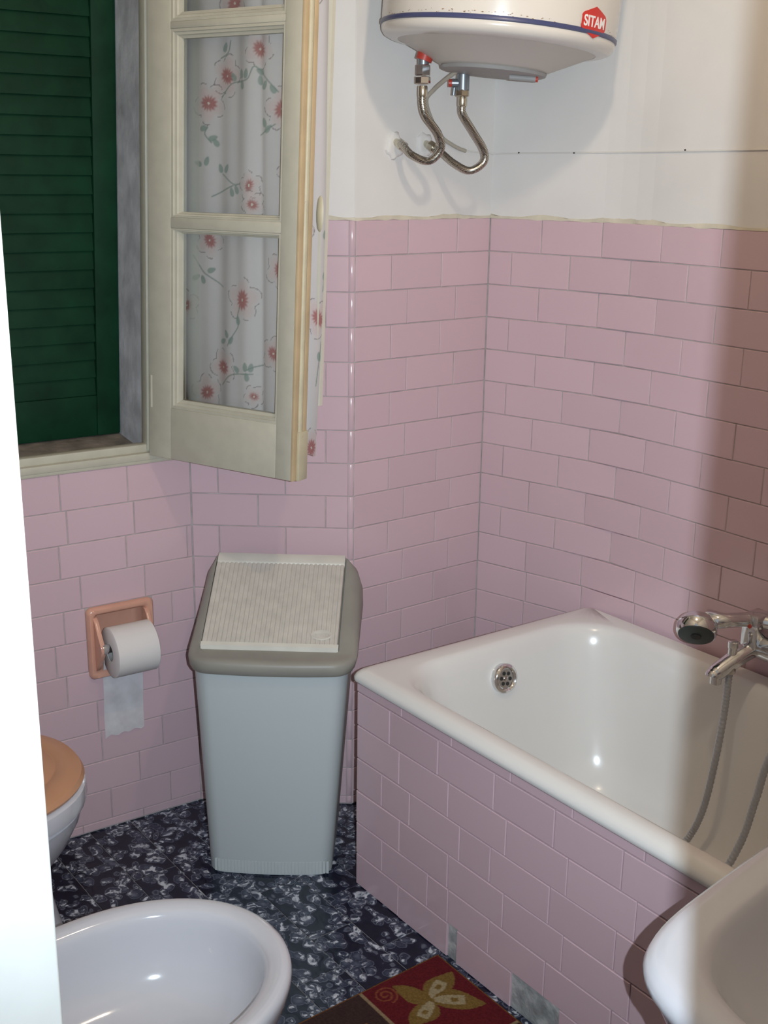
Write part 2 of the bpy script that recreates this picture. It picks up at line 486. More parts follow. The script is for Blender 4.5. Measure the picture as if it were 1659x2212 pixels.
for k in range(0, 19):
    z1, z0 = zrow(k), max(zrow(k + 1), 0.002)
    j0 = djoint(k)
    js = [j0 + Q_ * i for i in range(-1, 14)]
    ed = [0.0] + [x for x in js if 0.005 < x < 2.0]
    for a, b in zip(ed[:-1], ed[1:]):
        if a > LTOT - 0.01 or (a > LD1 and z1 < 0.45): continue
        b = min(b, LTOT)
        pa, pb = Dp(a), Dp(b); e_ = (pb - pa).normalized()
        put_tile(wb, pa, e_, Vector((e_.y, -e_.x)), 0, (pb - pa).length, z0, z1)

LC = (CD - BC).length; eC = (BC - CD) / LC; nC = Vector((-eC.y, eC.x))
if nC.x < 0: nC = -nC
wc = wall('wall_left_rear', [BC, CD], 'short pink tiled wall below the water heater', ext=(0.0, 0.03))
TR = 0.011                                                # width of the rounded corner strip
cjoint = lambda k: [0.099, 0.242] if k % 2 == 0 else [0.144, 0.288]
courses(wc, CD, eC, nC, 0, LC - 0.002, range(0, 19), cjoint, zrow)

LB = (BC - AB).length; eB = (BC - AB) / LB; nB = Vector((eB.y, -eB.x))
wl = wall('wall_left_corner', [AB, BC], 'narrow slanted pink tiled wall behind the waste bin', ext=(0.03, 0.0))
bj = lambda k: [0.0625, 0.2165] if k % 2 == 1 else [0.1535, 0.3085]
courses(wl, AB, eB, nB, 0, LB - 0.012, range(0, 19), bj, zrow)
for k in range(0, 19):                                    # rounded edge tiles up the outer corner
    z1, z0 = zrow(k) - 0.001, max(zrow(k + 1), 0.002) + 0.001
    m = MB(); rings = []
    a0 = BC - eB * 0.012 - nB * 0.006; 
    prof = [(-0.012, -0.006), (-0.012, -0.0004), (-0.009, 0.0006), (-0.004, 0.0004), (-0.001, -0.001), (0.0006, -0.004), (0.0002, -0.008), (-0.004, -0.012)]
    for z, s_ in ((z0, 0.0007), (z0 + 0.0015, 0), (z1 - 0.0015, 0), (z1, 0.0007)):
        rings.append([tuple((BC + eB * (u if u < -0.01 else u - s_) + nB * (v if v < -0.005 else v - s_)).to_3d() + Vector((0, 0, z))) for u, v in prof])
    m.loft(rings, True, True)
    m.build('corner_tile', 'pink_tile', wl, smooth=True, angle=60)

# window wall with its opening (the old opening leans a little)
LEAN = 0.04; ZS = 0.8785
S0, S1, ZT = 0.096, 0.868, 2.16
def WA(s, d, z):              # window frame coordinates: along the wall, out into the room, up
    s2 = s - LEAN * (z - 0.89)
    p = AB + sA * s2 + nA * d
    return (p.x, p.y, z)
def WS(s, d, z):
    p = AB + sA * s + nA * d
    return (p.x, p.y, z)
m = MB()
HS0, HS1, HZ0, HZ1 = 0.1065, 0.2625, 0.3955, 0.5575         # toilet roll holder recess
for a_, b_ in (((0, 0), (HS0 + 0.012, ZS - 0.004)), ((HS1 - 0.012, 0), (LA + 0.02, ZS - 0.004)), ((HS0 + 0.012, 0), (HS1 - 0.012, HZ0 + 0.006)), ((HS0 + 0.012, HZ1 - 0.012), (HS1 - 0.012, ZS - 0.004))):
    m.box((a_[0], -FACE - 0.20, a_[1]), (b_[0], -FACE, b_[1]), 0, WS)
m.box((HS0 + 0.012, -FACE - 0.20, HZ0 + 0.006), (HS1 - 0.012, -FACE - 0.06, HZ1 - 0.012), 0, WS)
def WL(s, d, z): return WA(s, d, z) if abs(s - S0 + 0.011) < 1e-6 or abs(s - S1 - 0.011) < 1e-6 else WS(s, d, z)
m.box((-0.06, -FACE - 0.20, ZS - 0.004), (S0 - 0.011, -FACE, ZT), 1, WL)
m.box((S1 + 0.011, -FACE - 0.20, ZS - 0.004), (LA + 0.04, -FACE, ZT), 1, WL)
m.box((-0.06, -FACE - 0.20, ZT), (LA + 0.04, -FACE, ZC), 1, WS)
wa = struct(m.build('wall_left', ['grout', 'plaster']), 'pink tiled wall below the window with the toilet roll holder')
AJ = {7: [0.1495, 0.302], 8: [0.138, 0.2907], 9: [0.0125, 0.160, 0.3126], 10: [0.1192, 0.2699], 11: [0.0558, 0.3116], 12: [0.335],
      13: [0.0955, 0.3146], 14: [0.160, 0.2479], 15: [0.0923, 0.2423], 16: [0.1538, 0.3016], 17: [0.078, 0.228], 18: [0.1500, 0.3000]}
AJ[14] = [0.2479]; AJ[13] = [0.0955, 0.3146]; AJ[14] = [0.100, 0.2479]
def ajoint(k):
    js = list(AJ[k]); x = js[-1]
    while x < LA: x += Q_; js.append(x)
    if k == 14: js = [0.2479 - 0.0875, 0.2479] + js[2:]
    return js
HS0, HS1, HZ0, HZ1 = 0.1065, 0.2625, 0.3955, 0.5575         # toilet roll holder recess
def askip(k, a, b):
    return k in (11, 12) and b > HS0 + 0.01 and a < HS1 - 0.01
courses(wa, AB, sA, nA, 0, LA - 0.01, range(7, 19), ajoint, lambda k: ZS - 0.006 if k == 7 else zrow(k), askip)
for k, a, b in ((11, 0, 0.0558), (11, 0.0558, HS0), (11, HS1, 0.3116), (11, 0.3116, 0.464), (12, 0.0, HS0), (12, HS1, 0.335), (12, 0.335, 0.4875)):
    if askip(k, *((0.0558, 0.3116) if k == 11 else (0, 0.335))) and b <= 0.3355 and not (k == 11 and b == 0.0558):
        put_tile(wa, AB, sA, nA, a, b, zrow(k + 1), zrow(k))

# right and front walls (mostly out of frame)
wall('wall_right', [Vector((XR, 0)), Vector((XR, YF))], 'white plaster wall beside the washbasin', zt=0.0)
DX0, DX1, DZ = 0.957, 1.656, 2.06
m = MB()
m.box((AE.x - 0.1, YF - 0.10, 0), (DX0 - 0.03, YF, ZC), 0)
m.box((DX1 + 0.03, YF - 0.10, 0), (XR + 0.5, YF, ZC), 0)
m.box((DX0 - 0.03, YF - 0.10, DZ + 0.03), (DX1 + 0.03, YF, ZC), 0)
struct(m.build('wall_front', 'plaster'), 'wall with the doorway through which the room is seen')
d1 = struct(empty('door_1', (DX0, YF, 0)), 'white painted door frame standing at the left edge')
d1.location = (0, 0, 0)
for nm, a, b in (('jamb', (DX0 - 0.03, YF - 0.10, 0), (DX0, YF, DZ)), ('jamb', (DX1, YF - 0.10, 0), (DX1 + 0.03, YF - 0.0, DZ)),
                 ('head', (DX0 - 0.03, YF - 0.10, DZ), (DX1 + 0.03, YF, DZ + 0.03))):
    m = MB(); m.bbox(a, b, 0.0025, seg=2); m.build(nm, 'jamb_paint', d1, smooth=True, angle=50)

# caulk ledge on top of the tiles
m = MB()
def ledge(p0, e, n, L):
    N_ = max(3, int(L / 0.02)); top = []; bot = []
    rings = []
    for i in range(N_ + 1):
        s = L * i / N_; h = 0.006 + 0.003 * math.sin(s * 37 + L * 9) + random.uniform(-0.0015, 0.0015)
        c = p0 + e * s
        rings.append([(c.x - n.x * 0.004, c.y - n.y * 0.004, H - 0.001), (c.x + n.x * 0.0008, c.y + n.y * 0.0008, H - 0.001 + random.uniform(-0.002, 0.001)),
                      (c.x + n.x * 0.0004, c.y + n.y * 0.0004, H + 0.004), (c.x - n.x * 0.0015, c.y - n.y * 0.0015, H + h)])
    m.loft(rings, True, True)
for a_, b_ in zip(([0.0] + KINK), KINK + [LTOT]):
    pa, pb = Dp(a_), Dp(b_); e_ = (pb - pa).normalized(); ledge(pa, e_, Vector((e_.y, -e_.x)), (pb - pa).length)
ledge(CD, eC, nC, LC); ledge(AB, eB, nB, LB)
struct(m.build('trim_1', 'caulk', smooth=True, angle=70), 'uneven yellowed filler line along the top of the tiles')

# ------------------------------------------------------------------ window: frame, sill, reveal
w1 = struct(empty('window_1'), 'old window opening with a dark stone sill and grey plaster reveal')
m = MB(); m.box((S0 - 0.0, -0.21, ZS - 0.004), (S1, -0.022, ZS + 0.012), 0, lambda s_, d, z: WA(s_, d, z + (0.016 * min(1, (-d - 0.022) / 0.15) if z > ZS else 0)))
m.build('sill', 'sill_stone', w1)
m = MB()
for s0, s1 in ((S0 - 0.012, S0), (S1, S1 + 0.012)):
    m.box((s0, -0.205, ZS), (s1, -0.02, ZT), 0, WA)
m.box((S0, -0.205, ZT - 0.012), (S1, -0.02, ZT), 0, WA)
m.build('reveal', 'grey_render', w1)
m = MB()
m.bbox((S0 - 0.03, -0.03, ZS), (S1, 0.006, ZS + 0.017), 0.003, 0, WA)
m.bbox((S0 - 0.02, -0.034, ZS + 0.012), (S1, -0.008, ZS + 0.034), 0.004, 0, WA)
m.bbox((S0 - 0.075, -0.012, ZS - 0.007), (S1, 0.004, ZS + 0.004), 0.002, 0, WA)
m.build('bottom_rail', 'old_paint', w1, smooth=True, angle=40)
m = MB()
m.bbox((S0 - 0.010, -0.036, ZS + 0.02), (S0 + 0.0035, -0.004, ZT), 0.002, 0, WA)
m.build('frame_post', 'old_paint', w1, smooth=True, angle=40)

# green louvred shutter, closed
SH = tag(empty('louvred_shutter'), 'dark green louvred shutter closed behind the window opening', 'shutter')
SF, SBk = -0.170, -0.204
def sh_box(name, s0, s1, z0, z1, d0=SBk, d1=SF, r=0.003):
    m = MB(); m.bbox((s0, d0, z0), (s1, d1, z1), r, 0, WA); return m.build(name, 'green_paint', SH, smooth=True, angle=40)
sh_box('stile', S0 + 0.001, S0 + 0.056, 0.906, 2.135)
sh_box('stile', 0.455, 0.51, 0.906, 2.135)
sh_box('bottom_rail', S0 + 0.056, 0.455, 0.906, 1.000)
sh_box('top_rail', S0 + 0.056, 0.455, 2.06, 2.135)
sh_box('stile', 0.512, 0.567, 0.906, 2.135)
sh_box('stile', 0.811, S1 - 0.001, 0.906, 2.135)
sh_box('bottom_rail', 0.567, 0.811, 0.906, 1.000)
sh_box('top_rail', 0.567, 0.811, 2.06, 2.135)
z = 1.004
while z < 2.05:
    def TS(s, d, q, z=z):
        return WA(s, -0.182 + d * 0.62 - q * 0.20, z + 0.022 + q)
    for s0, s1 in ((S0 + 0.056, 0.455), (0.567, 0.811)):
        m = MB(); m.bbox((s0, -0.005, -0.026), (s1, 0.005, 0.026), 0.002, 0, TS)
        m.build('slat', 'green_paint', SH, smooth=True, angle=40)
    z += 0.0402

# ------------------------------------------------------------------ casement standing open into the room
HC = Vector((-0.5584, -0.8662, 0)); eK = Vector((0.937, 0.349, 0)).normalized(); nK = Vector((-eK.y, eK.x, 0))
def WK(a, b, z):              # a: from the hinge, b: away from the viewer's side, up
    sh = LEAN * (z - 0.891)
    p = HC + eK * a + nK * b - Vector((sA.x, sA.y, 0)) * sh
    return (p.x, p.y, z)
KS = tag(empty('window_casement'), 'open cream painted window casement with small panes and peeling edge', 'window casement')
ZK0, ZK1 = 0.891, 2.15
G0, G1 = 0.074, 0.3255
GZ = [(1.022, 1.371), (1.414, 1.7475), (1.797, 2.075)]
def kbox(name, a0, a1, z0, z1, b0=0.0, b1=0.034, r=0.002, mt='old_paint'):
    m = MB(); m.bbox((a0, b0, z0), (a1, b1, z1), r, 0, WK); return m.build(name, mt, KS, smooth=True, angle=40)
kbox('stile', -0.011, G0 - 0.022, ZK0, ZK1)
kbox('stile', G1 + 0.012, 0.377, ZK0, ZK1)
kbox('bottom_rail', G0 - 0.022, G1 + 0.012, ZK0, GZ[0][0] - 0.018)
kbox('glazing_bar', G0 - 0.022, G1 + 0.012, GZ[0][1] + 0.010, GZ[1][0] - 0.011)
kbox('glazing_bar', G0 - 0.022, G1 + 0.012, GZ[1][1] + 0.018, GZ[2][0] - 0.018)
kbox('top_rail', G0 - 0.022, G1 + 0.012, GZ[2][1] + 0.018, ZK1)
def moulding(z0, z1, zo0, zo1):
    outer = [(G0 - 0.022, zo0), (G1 + 0.012, zo0), (G1 + 0.012, zo1), (G0 - 0.022, zo1)]
    inner = [(G0, z0), (G1, z0), (G1, z1), (G0, z1)]
    m = MB(); rings = []
    for t, b in ((0.0, 0.012), (0.0, 0.0016), (0.30, 0.0012), (0.36, 0.0042), (0.62, 0.0052), (0.70, 0.0085), (1.0, 0.011), (1.0, 0.024), (0.0, 0.024)):
        rings.append([WK(o[0] + (i[0] - o[0]) * t, b, o[1] + (i[1] - o[1]) * t) for o, i in zip(outer, inner)])
    m.loft(rings); return m.build('moulding', 'old_paint', KS, smooth=True, angle=25)
for i, (z0, z1) in enumerate(GZ):
    zo0 = z0 - (0.018 if i != 1 else 0.011); zo1 = z1 + (0.010 if i == 0 else 0.018)
    moulding(z0, z1, zo0, zo1)
    m = MB(); m.box((G0 - 0.004, 0.0165, z0 - 0.004), (G1 + 0.004, 0.0185, z1 + 0.004), 0, WK)
    m.build('pane', 'pane_glass', KS)
# stepped free edge: flat strip, round bead, worn strip
kbox('edge_strip', 0.3765, 0.3835, ZK0, ZK1, -0.0005, 0.0135, 0.0012, 'peeled_paint')
m = MB(); m.tube([WK(0.3815, 0.0195, ZK0), WK(0.3815, 0.0195, ZK1)], 0.0068, 12); m.build('edge_bead', 'worn_paint', KS, smooth=True)
kbox('edge_strip', 0.3765, 0.3855, ZK0 + 0.0, ZK1, 0.026, 0.040, 0.0015, 'peeled_paint')
kbox('edge_foot', 0.3800, 0.3895, ZK0 - 0.001, 0.992, 0.011, 0.041, 0.002, 'worn_paint')
# cover strip on the room side with its closing handle
m = MB()
ring = lambda z, w0: [WK(0.4015 - w0, 0.060, z), WK(0.4015, 0.060, z), WK(0.4015, 0.070, z), WK(0.4015 - w0, 0.070, z)]
m.loft([ring(1.040, 0.004), ring(1.12, 0.006), ring(1.20, 0.012), ring(1.30, 0.0165), ring(ZK1, 0.0175)], True, True)
cs = m.build('cover_strip', 'white_gloss', KS, smooth=True, angle=40)
for z in (1.98, 2.08):
    m = MB(); m.box((0.372, 0.030, z), (0.412, 0.062, z + 0.03), 0, WK); m.build('bracket', 'white_gloss', KS)
m = MB()
hz_ = [(0.001, -0.040), (0.006, -0.037), (0.0095, -0.028), (0.0115, -0.014), (0.012, 0.0), (0.0115, 0.014), (0.0095, 0.028), (0.006, 0.036), (0.001, 0.040)]
rings = []
for r, h in hz_:
    rings.append([WK(0.388 + r * math.cos(2 * math.pi * j / 16), 0.066 + r * 0.9 * math.sin(2 * math.pi * j / 16), 1.419 + h) for j in range(16)])
m.loft(rings, True, True)
m.build('handle', 'worn_paint', KS, smooth=True, angle=60)
for z in (1.0, 1.9):
    m = MB(); m.tube([WK(-0.004, 0.004, z), WK(-0.004, 0.004, z + 0.07)], 0.0055, 10); m.build('hinge', 'old_paint', KS, smooth=True)

# ------------------------------------------------------------------ flowered curtain on the room side of the casement
FLOW = [(.155, 1.678, 1, .6), (.112, 1.627, 1, .2), (.290, 1.615, 1, 1.0), (.239, 1.725, .9, .1), (.222, 1.469, .7, .4), (.229, 1.432, .7, .9), (.171, 1.812, 1, .3),
        (.115, 1.357, .9, .7), (.304, 1.500, .6, .2), (.209, 1.241, 1.1, .5), (.295, 1.305, .9, .1), (.155, 1.096, 1, .9), (.110, 1.037, 1, .4),
        (.286, 1.136, .9, .6), (.238, 1.042, .6, .2), (.388, 1.216, 1, .2), (.385, .950, 1, .5), (.34, 1.39, .9, .1), (.06, 1.22, .8, .4), (.35, 1.83, 1, .3), (.09, 1.90, 1, .8), (.26, 1.95, 1, .5)]
LEAF = [(.149, 1.732), (.196, 1.681), (.21, 1.681), (.199, 1.661), (.172, 1.676), (.241, 1.684), (.241, 1.668), (.252, 1.659), (.271, 1.651), (.252, 1.589), (.261, 1.577),
        (.308, 1.72), (.101, 1.579), (.121, 1.56), (.127, 1.551), (.087, 1.51), (.108, 1.515), (.138, 1.501), (.156, 1.501), (.173, 1.455), (.186, 1.46), (.119, 1.296),
        (.082, 1.28), (.099, 1.276), (.197, 1.198), (.164, 1.167), (.153, 1.151), (.178, 1.155), (.218, 1.103), (.231, 1.102), (.222, 1.082), (.194, 1.096), (.402, 1.30), (.40, 1.38), (.395, 1.14)]
LANG = [70, 100, 80, 100, 130, 150, 100, 60, 130, 110, 45, 20, 10, 20, 130, 160, 70, 110, 60, 110, 120, 20, 30, 110, 100, 120, 20, 55, 95, 80, 100, 140, 90, 80, 100]
STEM = [[(.163, 1.744), (.157, 1.722), (.137, 1.712)], [(.141, 1.639), (.167, 1.663), (.199, 1.667), (.216, 1.672), (.227, 1.693), (.238, 1.688), (.26, 1.667), (.282, 1.646)],
        [(.243, 1.566), (.277, 1.586)], [(.11, 1.581), (.104, 1.568), (.118, 1.551)], [(.144, 1.49), (.176, 1.471), (.193, 1.471)], [(.176, 1.468), (.146, 1.457), (.119, 1.445)],
        [(.075, 1.325), (.098, 1.294), (.116, 1.282), (.149, 1.263)], [(.201, 1.224), (.195, 1.205), (.198, 1.187), (.183, 1.165), (.168, 1.143)], [(.151, 1.058), (.182, 1.083), (.235, 1.089)],
        [(.218, 1.094), (.235, 1.103), (.256, 1.109)], [(.405, 1.32), (.398, 1.27)], [(.40, 1.17), (.39, 1.08)]]
def seg_dist(X, Z, a, b):
    ax, az = a; bx, bz = b; dx, dz = bx - ax, bz - az
    t = np.clip(((X - ax) * dx + (Z - az) * dz) / (dx * dx + dz * dz + 1e-12), 0, 1)
    return np.hypot(X - ax - t * dx, Z - az - t * dz)
def blend(C, m_, col):
    C[:] = C * (1 - m_[:, None]) + np.array(col)[None, :] * m_[:, None]
def grid_obj(name, VX, nx, nz, C, mname, parent=None):
    idx = np.arange(nx * nz).reshape(nz, nx)
    F = np.stack([idx[:-1, :-1], idx[:-1, 1:], idx[1:, 1:], idx[1:, :-1]], -1).reshape(-1, 4)
    me = bpy.data.meshes.new(name)
    me.vertices.add(len(VX)); me.vertices.foreach_set('co', VX.astype(np.float32).ravel())
    me.loops.add(F.size); me.loops.foreach_set('vertex_index', F.astype(np.int32).ravel())
    me.polygons.add(len(F)); me.polygons.foreach_set('loop_start', np.arange(0, F.size, 4, dtype=np.int32))
    me.update(calc_edges=True)
    ca = me.color_attributes.new('print', 'FLOAT_COLOR', 'POINT')
    ca.data.foreach_set('color', np.concatenate([C, np.ones((len(C), 1))], 1).astype(np.float32).ravel())
    me.polygons.foreach_set('use_smooth', np.ones(len(F), dtype=bool))
    me.materials.append(MATS[mname]); me.validate()
    return link(bpy.data.objects.new(name, me), parent)
def make_curtain():
    nx, nz = 236, 640
    a = np.linspace(0.018, 0.400, nx); z = np.linspace(0.935, 2.12, nz)
    A, Z = np.meshgrid(a, z); A = A.ravel(); Z = Z.ravel()
    C = np.ones((len(A), 3)) * np.array([0.68, 0.625, 0.615])
    for i, (fx, fz, s, ph) in enumerate(FLOW):
        dx, dz = (A - fx) * 1.12, Z - fz
        r = np.hypot(dx, dz); th = np.arctan2(dz, dx) + ph * 2
        pet = 0.042 * s * (0.72 + 0.28 * np.abs(np.cos(2.5 * th)))
        blend(C, np.clip((pet - r) / 0.014, 0, 1) * 0.36, (0.70, 0.45, 0.42))
        ol = (np.abs(r - pet) < 0.0011) & (np.sin(th * 7 + i * 3 + r * 200) > -0.35)
        blend(C, ol * 0.7, (0.22, 0.16, 0.16))
        star = 0.0185 * s * (0.80 + 0.3 * np.abs(np.sin(th * 6.5 + i)) + 0.12 * np.sin(th * 2 + i))
        blend(C, np.clip((star - r) / 0.007, 0, 1) * 0.80, (0.40, 0.10, 0.095))
        blend(C, (r < 0.0024) * 0.9, (0.72, 0.70, 0.62))
    for st in STEM:
        pl = [(p.x, p.y) for p in spline([(x, y_, 0) for x, y_ in st], 5)]
        d = np.full(len(A), 9.0)
        for p, q in zip(pl[:-1], pl[1:]): d = np.minimum(d, seg_dist(A, Z, p, q))
        blend(C, np.clip((0.0019 - d) / 0.0012, 0, 1) * 0.75, (0.19, 0.26, 0.22))
    for (lx, lz), an in zip(LEAF, LANG):
        c, s_ = math.cos(R(an)), math.sin(R(an))
        u = (A - lx) * c + (Z - lz) * s_; v = -(A - lx) * s_ + (Z - lz) * c
        e_ = np.hypot(u / 0.0105, v / (0.0062 * np.clip(1.0 - 0.25 * u / 0.01, 0.4, 1.3)))
        blend(C, np.clip((1 - e_) / 0.2, 0, 1) * 0.75, (0.24, 0.33, 0.285))
    hem = ((A > 0.066) & (A < 0.088)) * 0.6; blend(C, hem, (0.60, 0.60, 0.53))
    fold = 0.0055 * np.sin(A * 46 + 0.9 * np.sin(Z * 2.1) + 1.2) + 0.0018 * np.sin(A * 118 + Z * 2.3 + 1.0) + 0.004 * np.exp(-((A - 0.245 - 0.02 * (1.5 - Z)) / 0.009) ** 2)
    edge = np.clip((A - 0.335) / 0.065, 0, 1)
    B = 0.050 + fold * (1 - 0.5 * edge) + 0.012 * np.sin(edge * math.pi * 0.9)
    Aw = A + 0.004 * np.sin(Z * 6.0) * edge
    P = np.array([WK(x, y_, q) for x, y_, q in zip(Aw, B, Z)])
    o = grid_obj('curtain', P, nx, nz, C, 'curtain_cloth')
    tag(o, 'thin white curtain printed with red flowers behind the casement panes', 'curtain')
make_curtain()

# ------------------------------------------------------------------ tiled bath panel
PX, PY = -0.0632, -0.6655
m = MB(); m.box((PX, PY + 0.0045, 0), (1.53, PY + 0.05, 0.485))
bp = struct(m.build('wall_bath', 'cement'), 'pink tiled front of the bathtub with missing tiles at its foot')
PJ = [[.151, .309, .336, .492, .614], [.093, .244, .308, .427, .575, .731], [.151, .304, .462, .613, .767], [.089, .182, .336, .422, .576, .728],
      [.146, .299, .461, .613, .765], [.113, .266, .424, .577, .730], [.151, .304, .466, .617, .773]]
for k, js in enumerate(PJ):
    z0, z1 = k * P_ + (0.001 if k else 0.0), min((k + 1) * P_, 0.4855)
    js = list(js)
    while js[-1] < 1.45: js.append(js[-1] + Q_)
    ed = [0.0] + js + [1.53 - PX]
    for a, b in zip(ed[:-1], ed[1:]):
        if k == 0 and (abs(a - .309) < .002 or abs(a - .492) < .002): continue
        put_tile(bp, Vector((PX, PY)), Vector((1, 0)), Vector((0, -1)), a, b, z0, z1)
m = MB(); m.box((PX, PY + 0.006, 0), (PX + 0.006, -0.02, 0.485), 0, lambda x, y_, z: (x + 0.027 * (y_ - PY) / 0.66, y_, z)); m.build('end_board', 'cement', bp)

# ------------------------------------------------------------------ bathtub
BT = tag(empty('bathtub'), 'white enamelled bathtub with rolled rim in the pink tiled corner', 'bathtub')
X0, X1, Y0, Y1 = -0.069, 1.535, -0.679, -0.0035
m = MB(); rings = []
for ins, z, r in ((0.018, 0.4860, 0.006), (0.004, 0.4862, 0.016), (0.0, 0.491, 0.02), (0.0, 0.499, 0.02), (0.004, 0.506, 0.02), (0.012, 0.5125, 0.018), (0.022, 0.515, 0.016)):
    rings.append(rrect(X0 + ins, X1 - ins, Y0 + ins, Y1 - min(ins, 0.003), r, z))
for x0, x1, y0, y1, r, z in ((-0.012, 1.472, -0.640, -0.050, 0.125, 0.5145), (-0.004, 1.466, -0.634, -0.056, 0.125, 0.5125), (0.003, 1.460, -0.628, -0.062, 0.124, 0.506),
                             (0.011, 1.452, -0.620, -0.068, 0.122, 0.494), (0.020, 1.444, -0.613, -0.074, 0.12, 0.470), (0.034, 1.43, -0.605, -0.080, 0.12, 0.42),
                             (0.06, 1.40, -0.592, -0.092, 0.125, 0.32), (0.085, 1.36, -0.578, -0.106, 0.13, 0.235), (0.115, 1.32, -0.556, -0.128, 0.135, 0.172),
                             (0.17, 1.26, -0.515, -0.17, 0.12, 0.142), (0.27, 1.15, -0.44, -0.24, 0.08, 0.134)):
    rings.append(rrect(x0, x1, y0, y1, r, z))
def skew(p):
    x, y_, z = p; k = min(1.0, max(0.0, 1 - (x - X0) / 0.25)); t = (y_ - Y0) / (Y1 - Y0)
    return (x + 0.027 * k * t, y_ - 0.011 * k * k * t, z)
rings = [[skew(p) for p in r] for r in rings]
m.loft(rings, False, True)
m.build('shell', 'enamel', BT, smooth=True, angle=60)
# overflow on the sloping end
oc = Vector((0.0425, -0.345, 0.443)); on = Vector((0.985, 0, 0.172)).normalized()
m = MB(); m.lathe([(0.032, -0.014), (0.0335, 0.003), (0.031, 0.0075), (0.026, 0.0095), (0.0225, 0.0065), (0.0215, 0.004)], oc, on, 28)
ov = m.build('overflow', 'chrome', BT, smooth=True, angle=50)
t1 = on.cross(Vector((0, 1, 0))).normalized(); t2 = on.cross(t1)
for k in range(6):
    a = 2 * math.pi * k / 6 + 0.3; c = oc + on * 0.0042 + (t1 * math.cos(a) + t2 * math.sin(a)) * 0.0128
    m = MB(); m.lathe([(0.0043, -0.001), (0.0043, 0.0008)], c, on, 10); m.build('hole', 'rubber', ov)
m = MB(); m.lathe([(0.0048, 0.0), (0.0048, 0.0055), (0.002, 0.0068)], oc, on, 12); m.build('screw', 'chrome_dull', ov, smooth=True)

# ------------------------------------------------------------------ bath mixer, handset and hose
MX = tag(empty('bath_mixer'), 'chrome bath mixer tap on the back wall above the bathtub', 'tap')
m = MB(); m.tube([(0.447, -0.062, 0.600), (0.470, -0.062, 0.600), (0.475, -0.062, 0.600), (0.61, -0.062, 0.600)], [0.020, 0.024, 0.026, 0.026], 20)
m.build('body', 'chrome', MX, smooth=True, angle=40)
for x in (0.468, 0.595):
    m = MB(); m.lathe([(0.030, 0.0), (0.030, 0.008), (0.022, 0.016), (0.014, 0.02), (0.014, 0.07)], (x, 0.0, 0.600), (0, -1, 0), 20); m.build('wall_union', 'chrome', MX, smooth=True, angle=40)
m = MB(); m.tube(spline([(0.469, -0.066, 0.596), (0.465, -0.095, 0.590), (0.457, -0.136, 0.573), (0.449, -0.164, 0.556), (0.448, -0.168, 0.552)], 6), [0.0185] * 6 + [0.018] * 6 + [0.0172] * 6 + [0.0155] * 6 + [0.007], 16)
sp = m.build('spout', 'chrome', MX, smooth=True, angle=50)
m = MB(); m.lathe([(0.0115, 0.0), (0.0115, 0.018)], (0.451, -0.162, 0.536), (0, 0, 1), 14); m.build('nozzle', 'chrome', sp, smooth=True)
m = MB(); m.lathe([(0.009, 0.0), (0.009, 0.022), (0.0105, 0.024), (0.0105, 0.036), (0.008, 0.038)], (0.459, -0.128, 0.583), (0, 0, 1), 14)
m.build('diverter', 'chrome', MX, smooth=True, angle=40)
m = MB(); m.bbox((0.450, -0.096, 0.600), (0.488, -0.046, 0.672), 0.006); m.build('cradle', 'chrome', MX, smooth=True, angle=40)
m = MB(); m.lathe([(0.0045, 0), (0.0045, 0.002)], (0.470, -0.0955, 0.648), (0, -1, 0), 10); m.build('hot_mark', 'red_plastic', MX)
m = MB(); m.lathe([(0.013, 0.0), (0.024, 0.004), (0.027, 0.018), (0.026, 0.032), (0.02, 0.037)], (0.61, -0.062, 0.600), (1, 0, 0), 18); m.build('handwheel', 'chrome', MX, smooth=True, angle=40)
m = MB(); m.lathe([(0.010, 0.0), (0.012, 0.003), (0.012, 0.014), (0.010, 0.018)], (0.462, -0.136, 0.555), (0, 0, 1), 12); m.build('hose_nut', 'chrome_dull', MX, smooth=True, angle=40)

HSd = tag(empty('shower_handset'), 'chrome hand shower with dark face resting on the bath mixer', 'shower head')
hc = Vector((0.413, -0.187, 0.642)); hn = Vector((0.46, -0.63, -0.62)).normalized()
m = MB(); m.lathe([(0.010, 0.034), (0.022, 0.031), (0.032, 0.024), (0.0385, 0.013), (0.0395, 0.010), (0.0385, 0.0085), (0.040, 0.007), (0.0395, -0.004), (0.036, -0.011)], hc, -hn, 32)
m.build('head', 'chrome', HSd, smooth=True, angle=40)
m = MB(); m.lathe([(0.0355, 0.0), (0.0345, 0.003), (0.020, 0.0045)], hc + hn * 0.0095, hn, 32); fc = m.build('spray_face', 'dark_plastic', HSd, smooth=True, angle=40)
m = MB(); m.lathe([(0.010, 0.0), (0.010, 0.0025)], hc + hn * 0.0135, hn, 20); m.build('jet_ring', 'rubber', fc)
hp = spline([hc - hn * 0.022 + Vector((0.01, 0.02, 0)), (0.442, -0.140, 0.661), (0.470, -0.076, 0.656), (0.55, -0.040, 0.650), (0.62, -0.028, 0.644)], 8)
m = MB(); m.tube(hp, [0.0145 + 0.007 * max(0, 1 - i / 9) for i in range(len(hp))], 14); m.build('grip', 'chrome', HSd, smooth=True, angle=50)
hose = spline([(0.62, -0.028, 0.644), (0.66, -0.05, 0.625), (0.645, -0.13, 0.54), (0.612, -0.19, 0.46), (0.595, -0.20, 0.36), (0.585, -0.22, 0.265), (0.57, -0.27, 0.19), (0.52, -0.33, 0.152), (0.47, -0.33, 0.150), (0.448, -0.27, 0.165),
               (0.452, -0.205, 0.20), (0.468, -0.185, 0.27), (0.478, -0.175, 0.38), (0.470, -0.150, 0.48), (0.462, -0.136, 0.558)], 34)
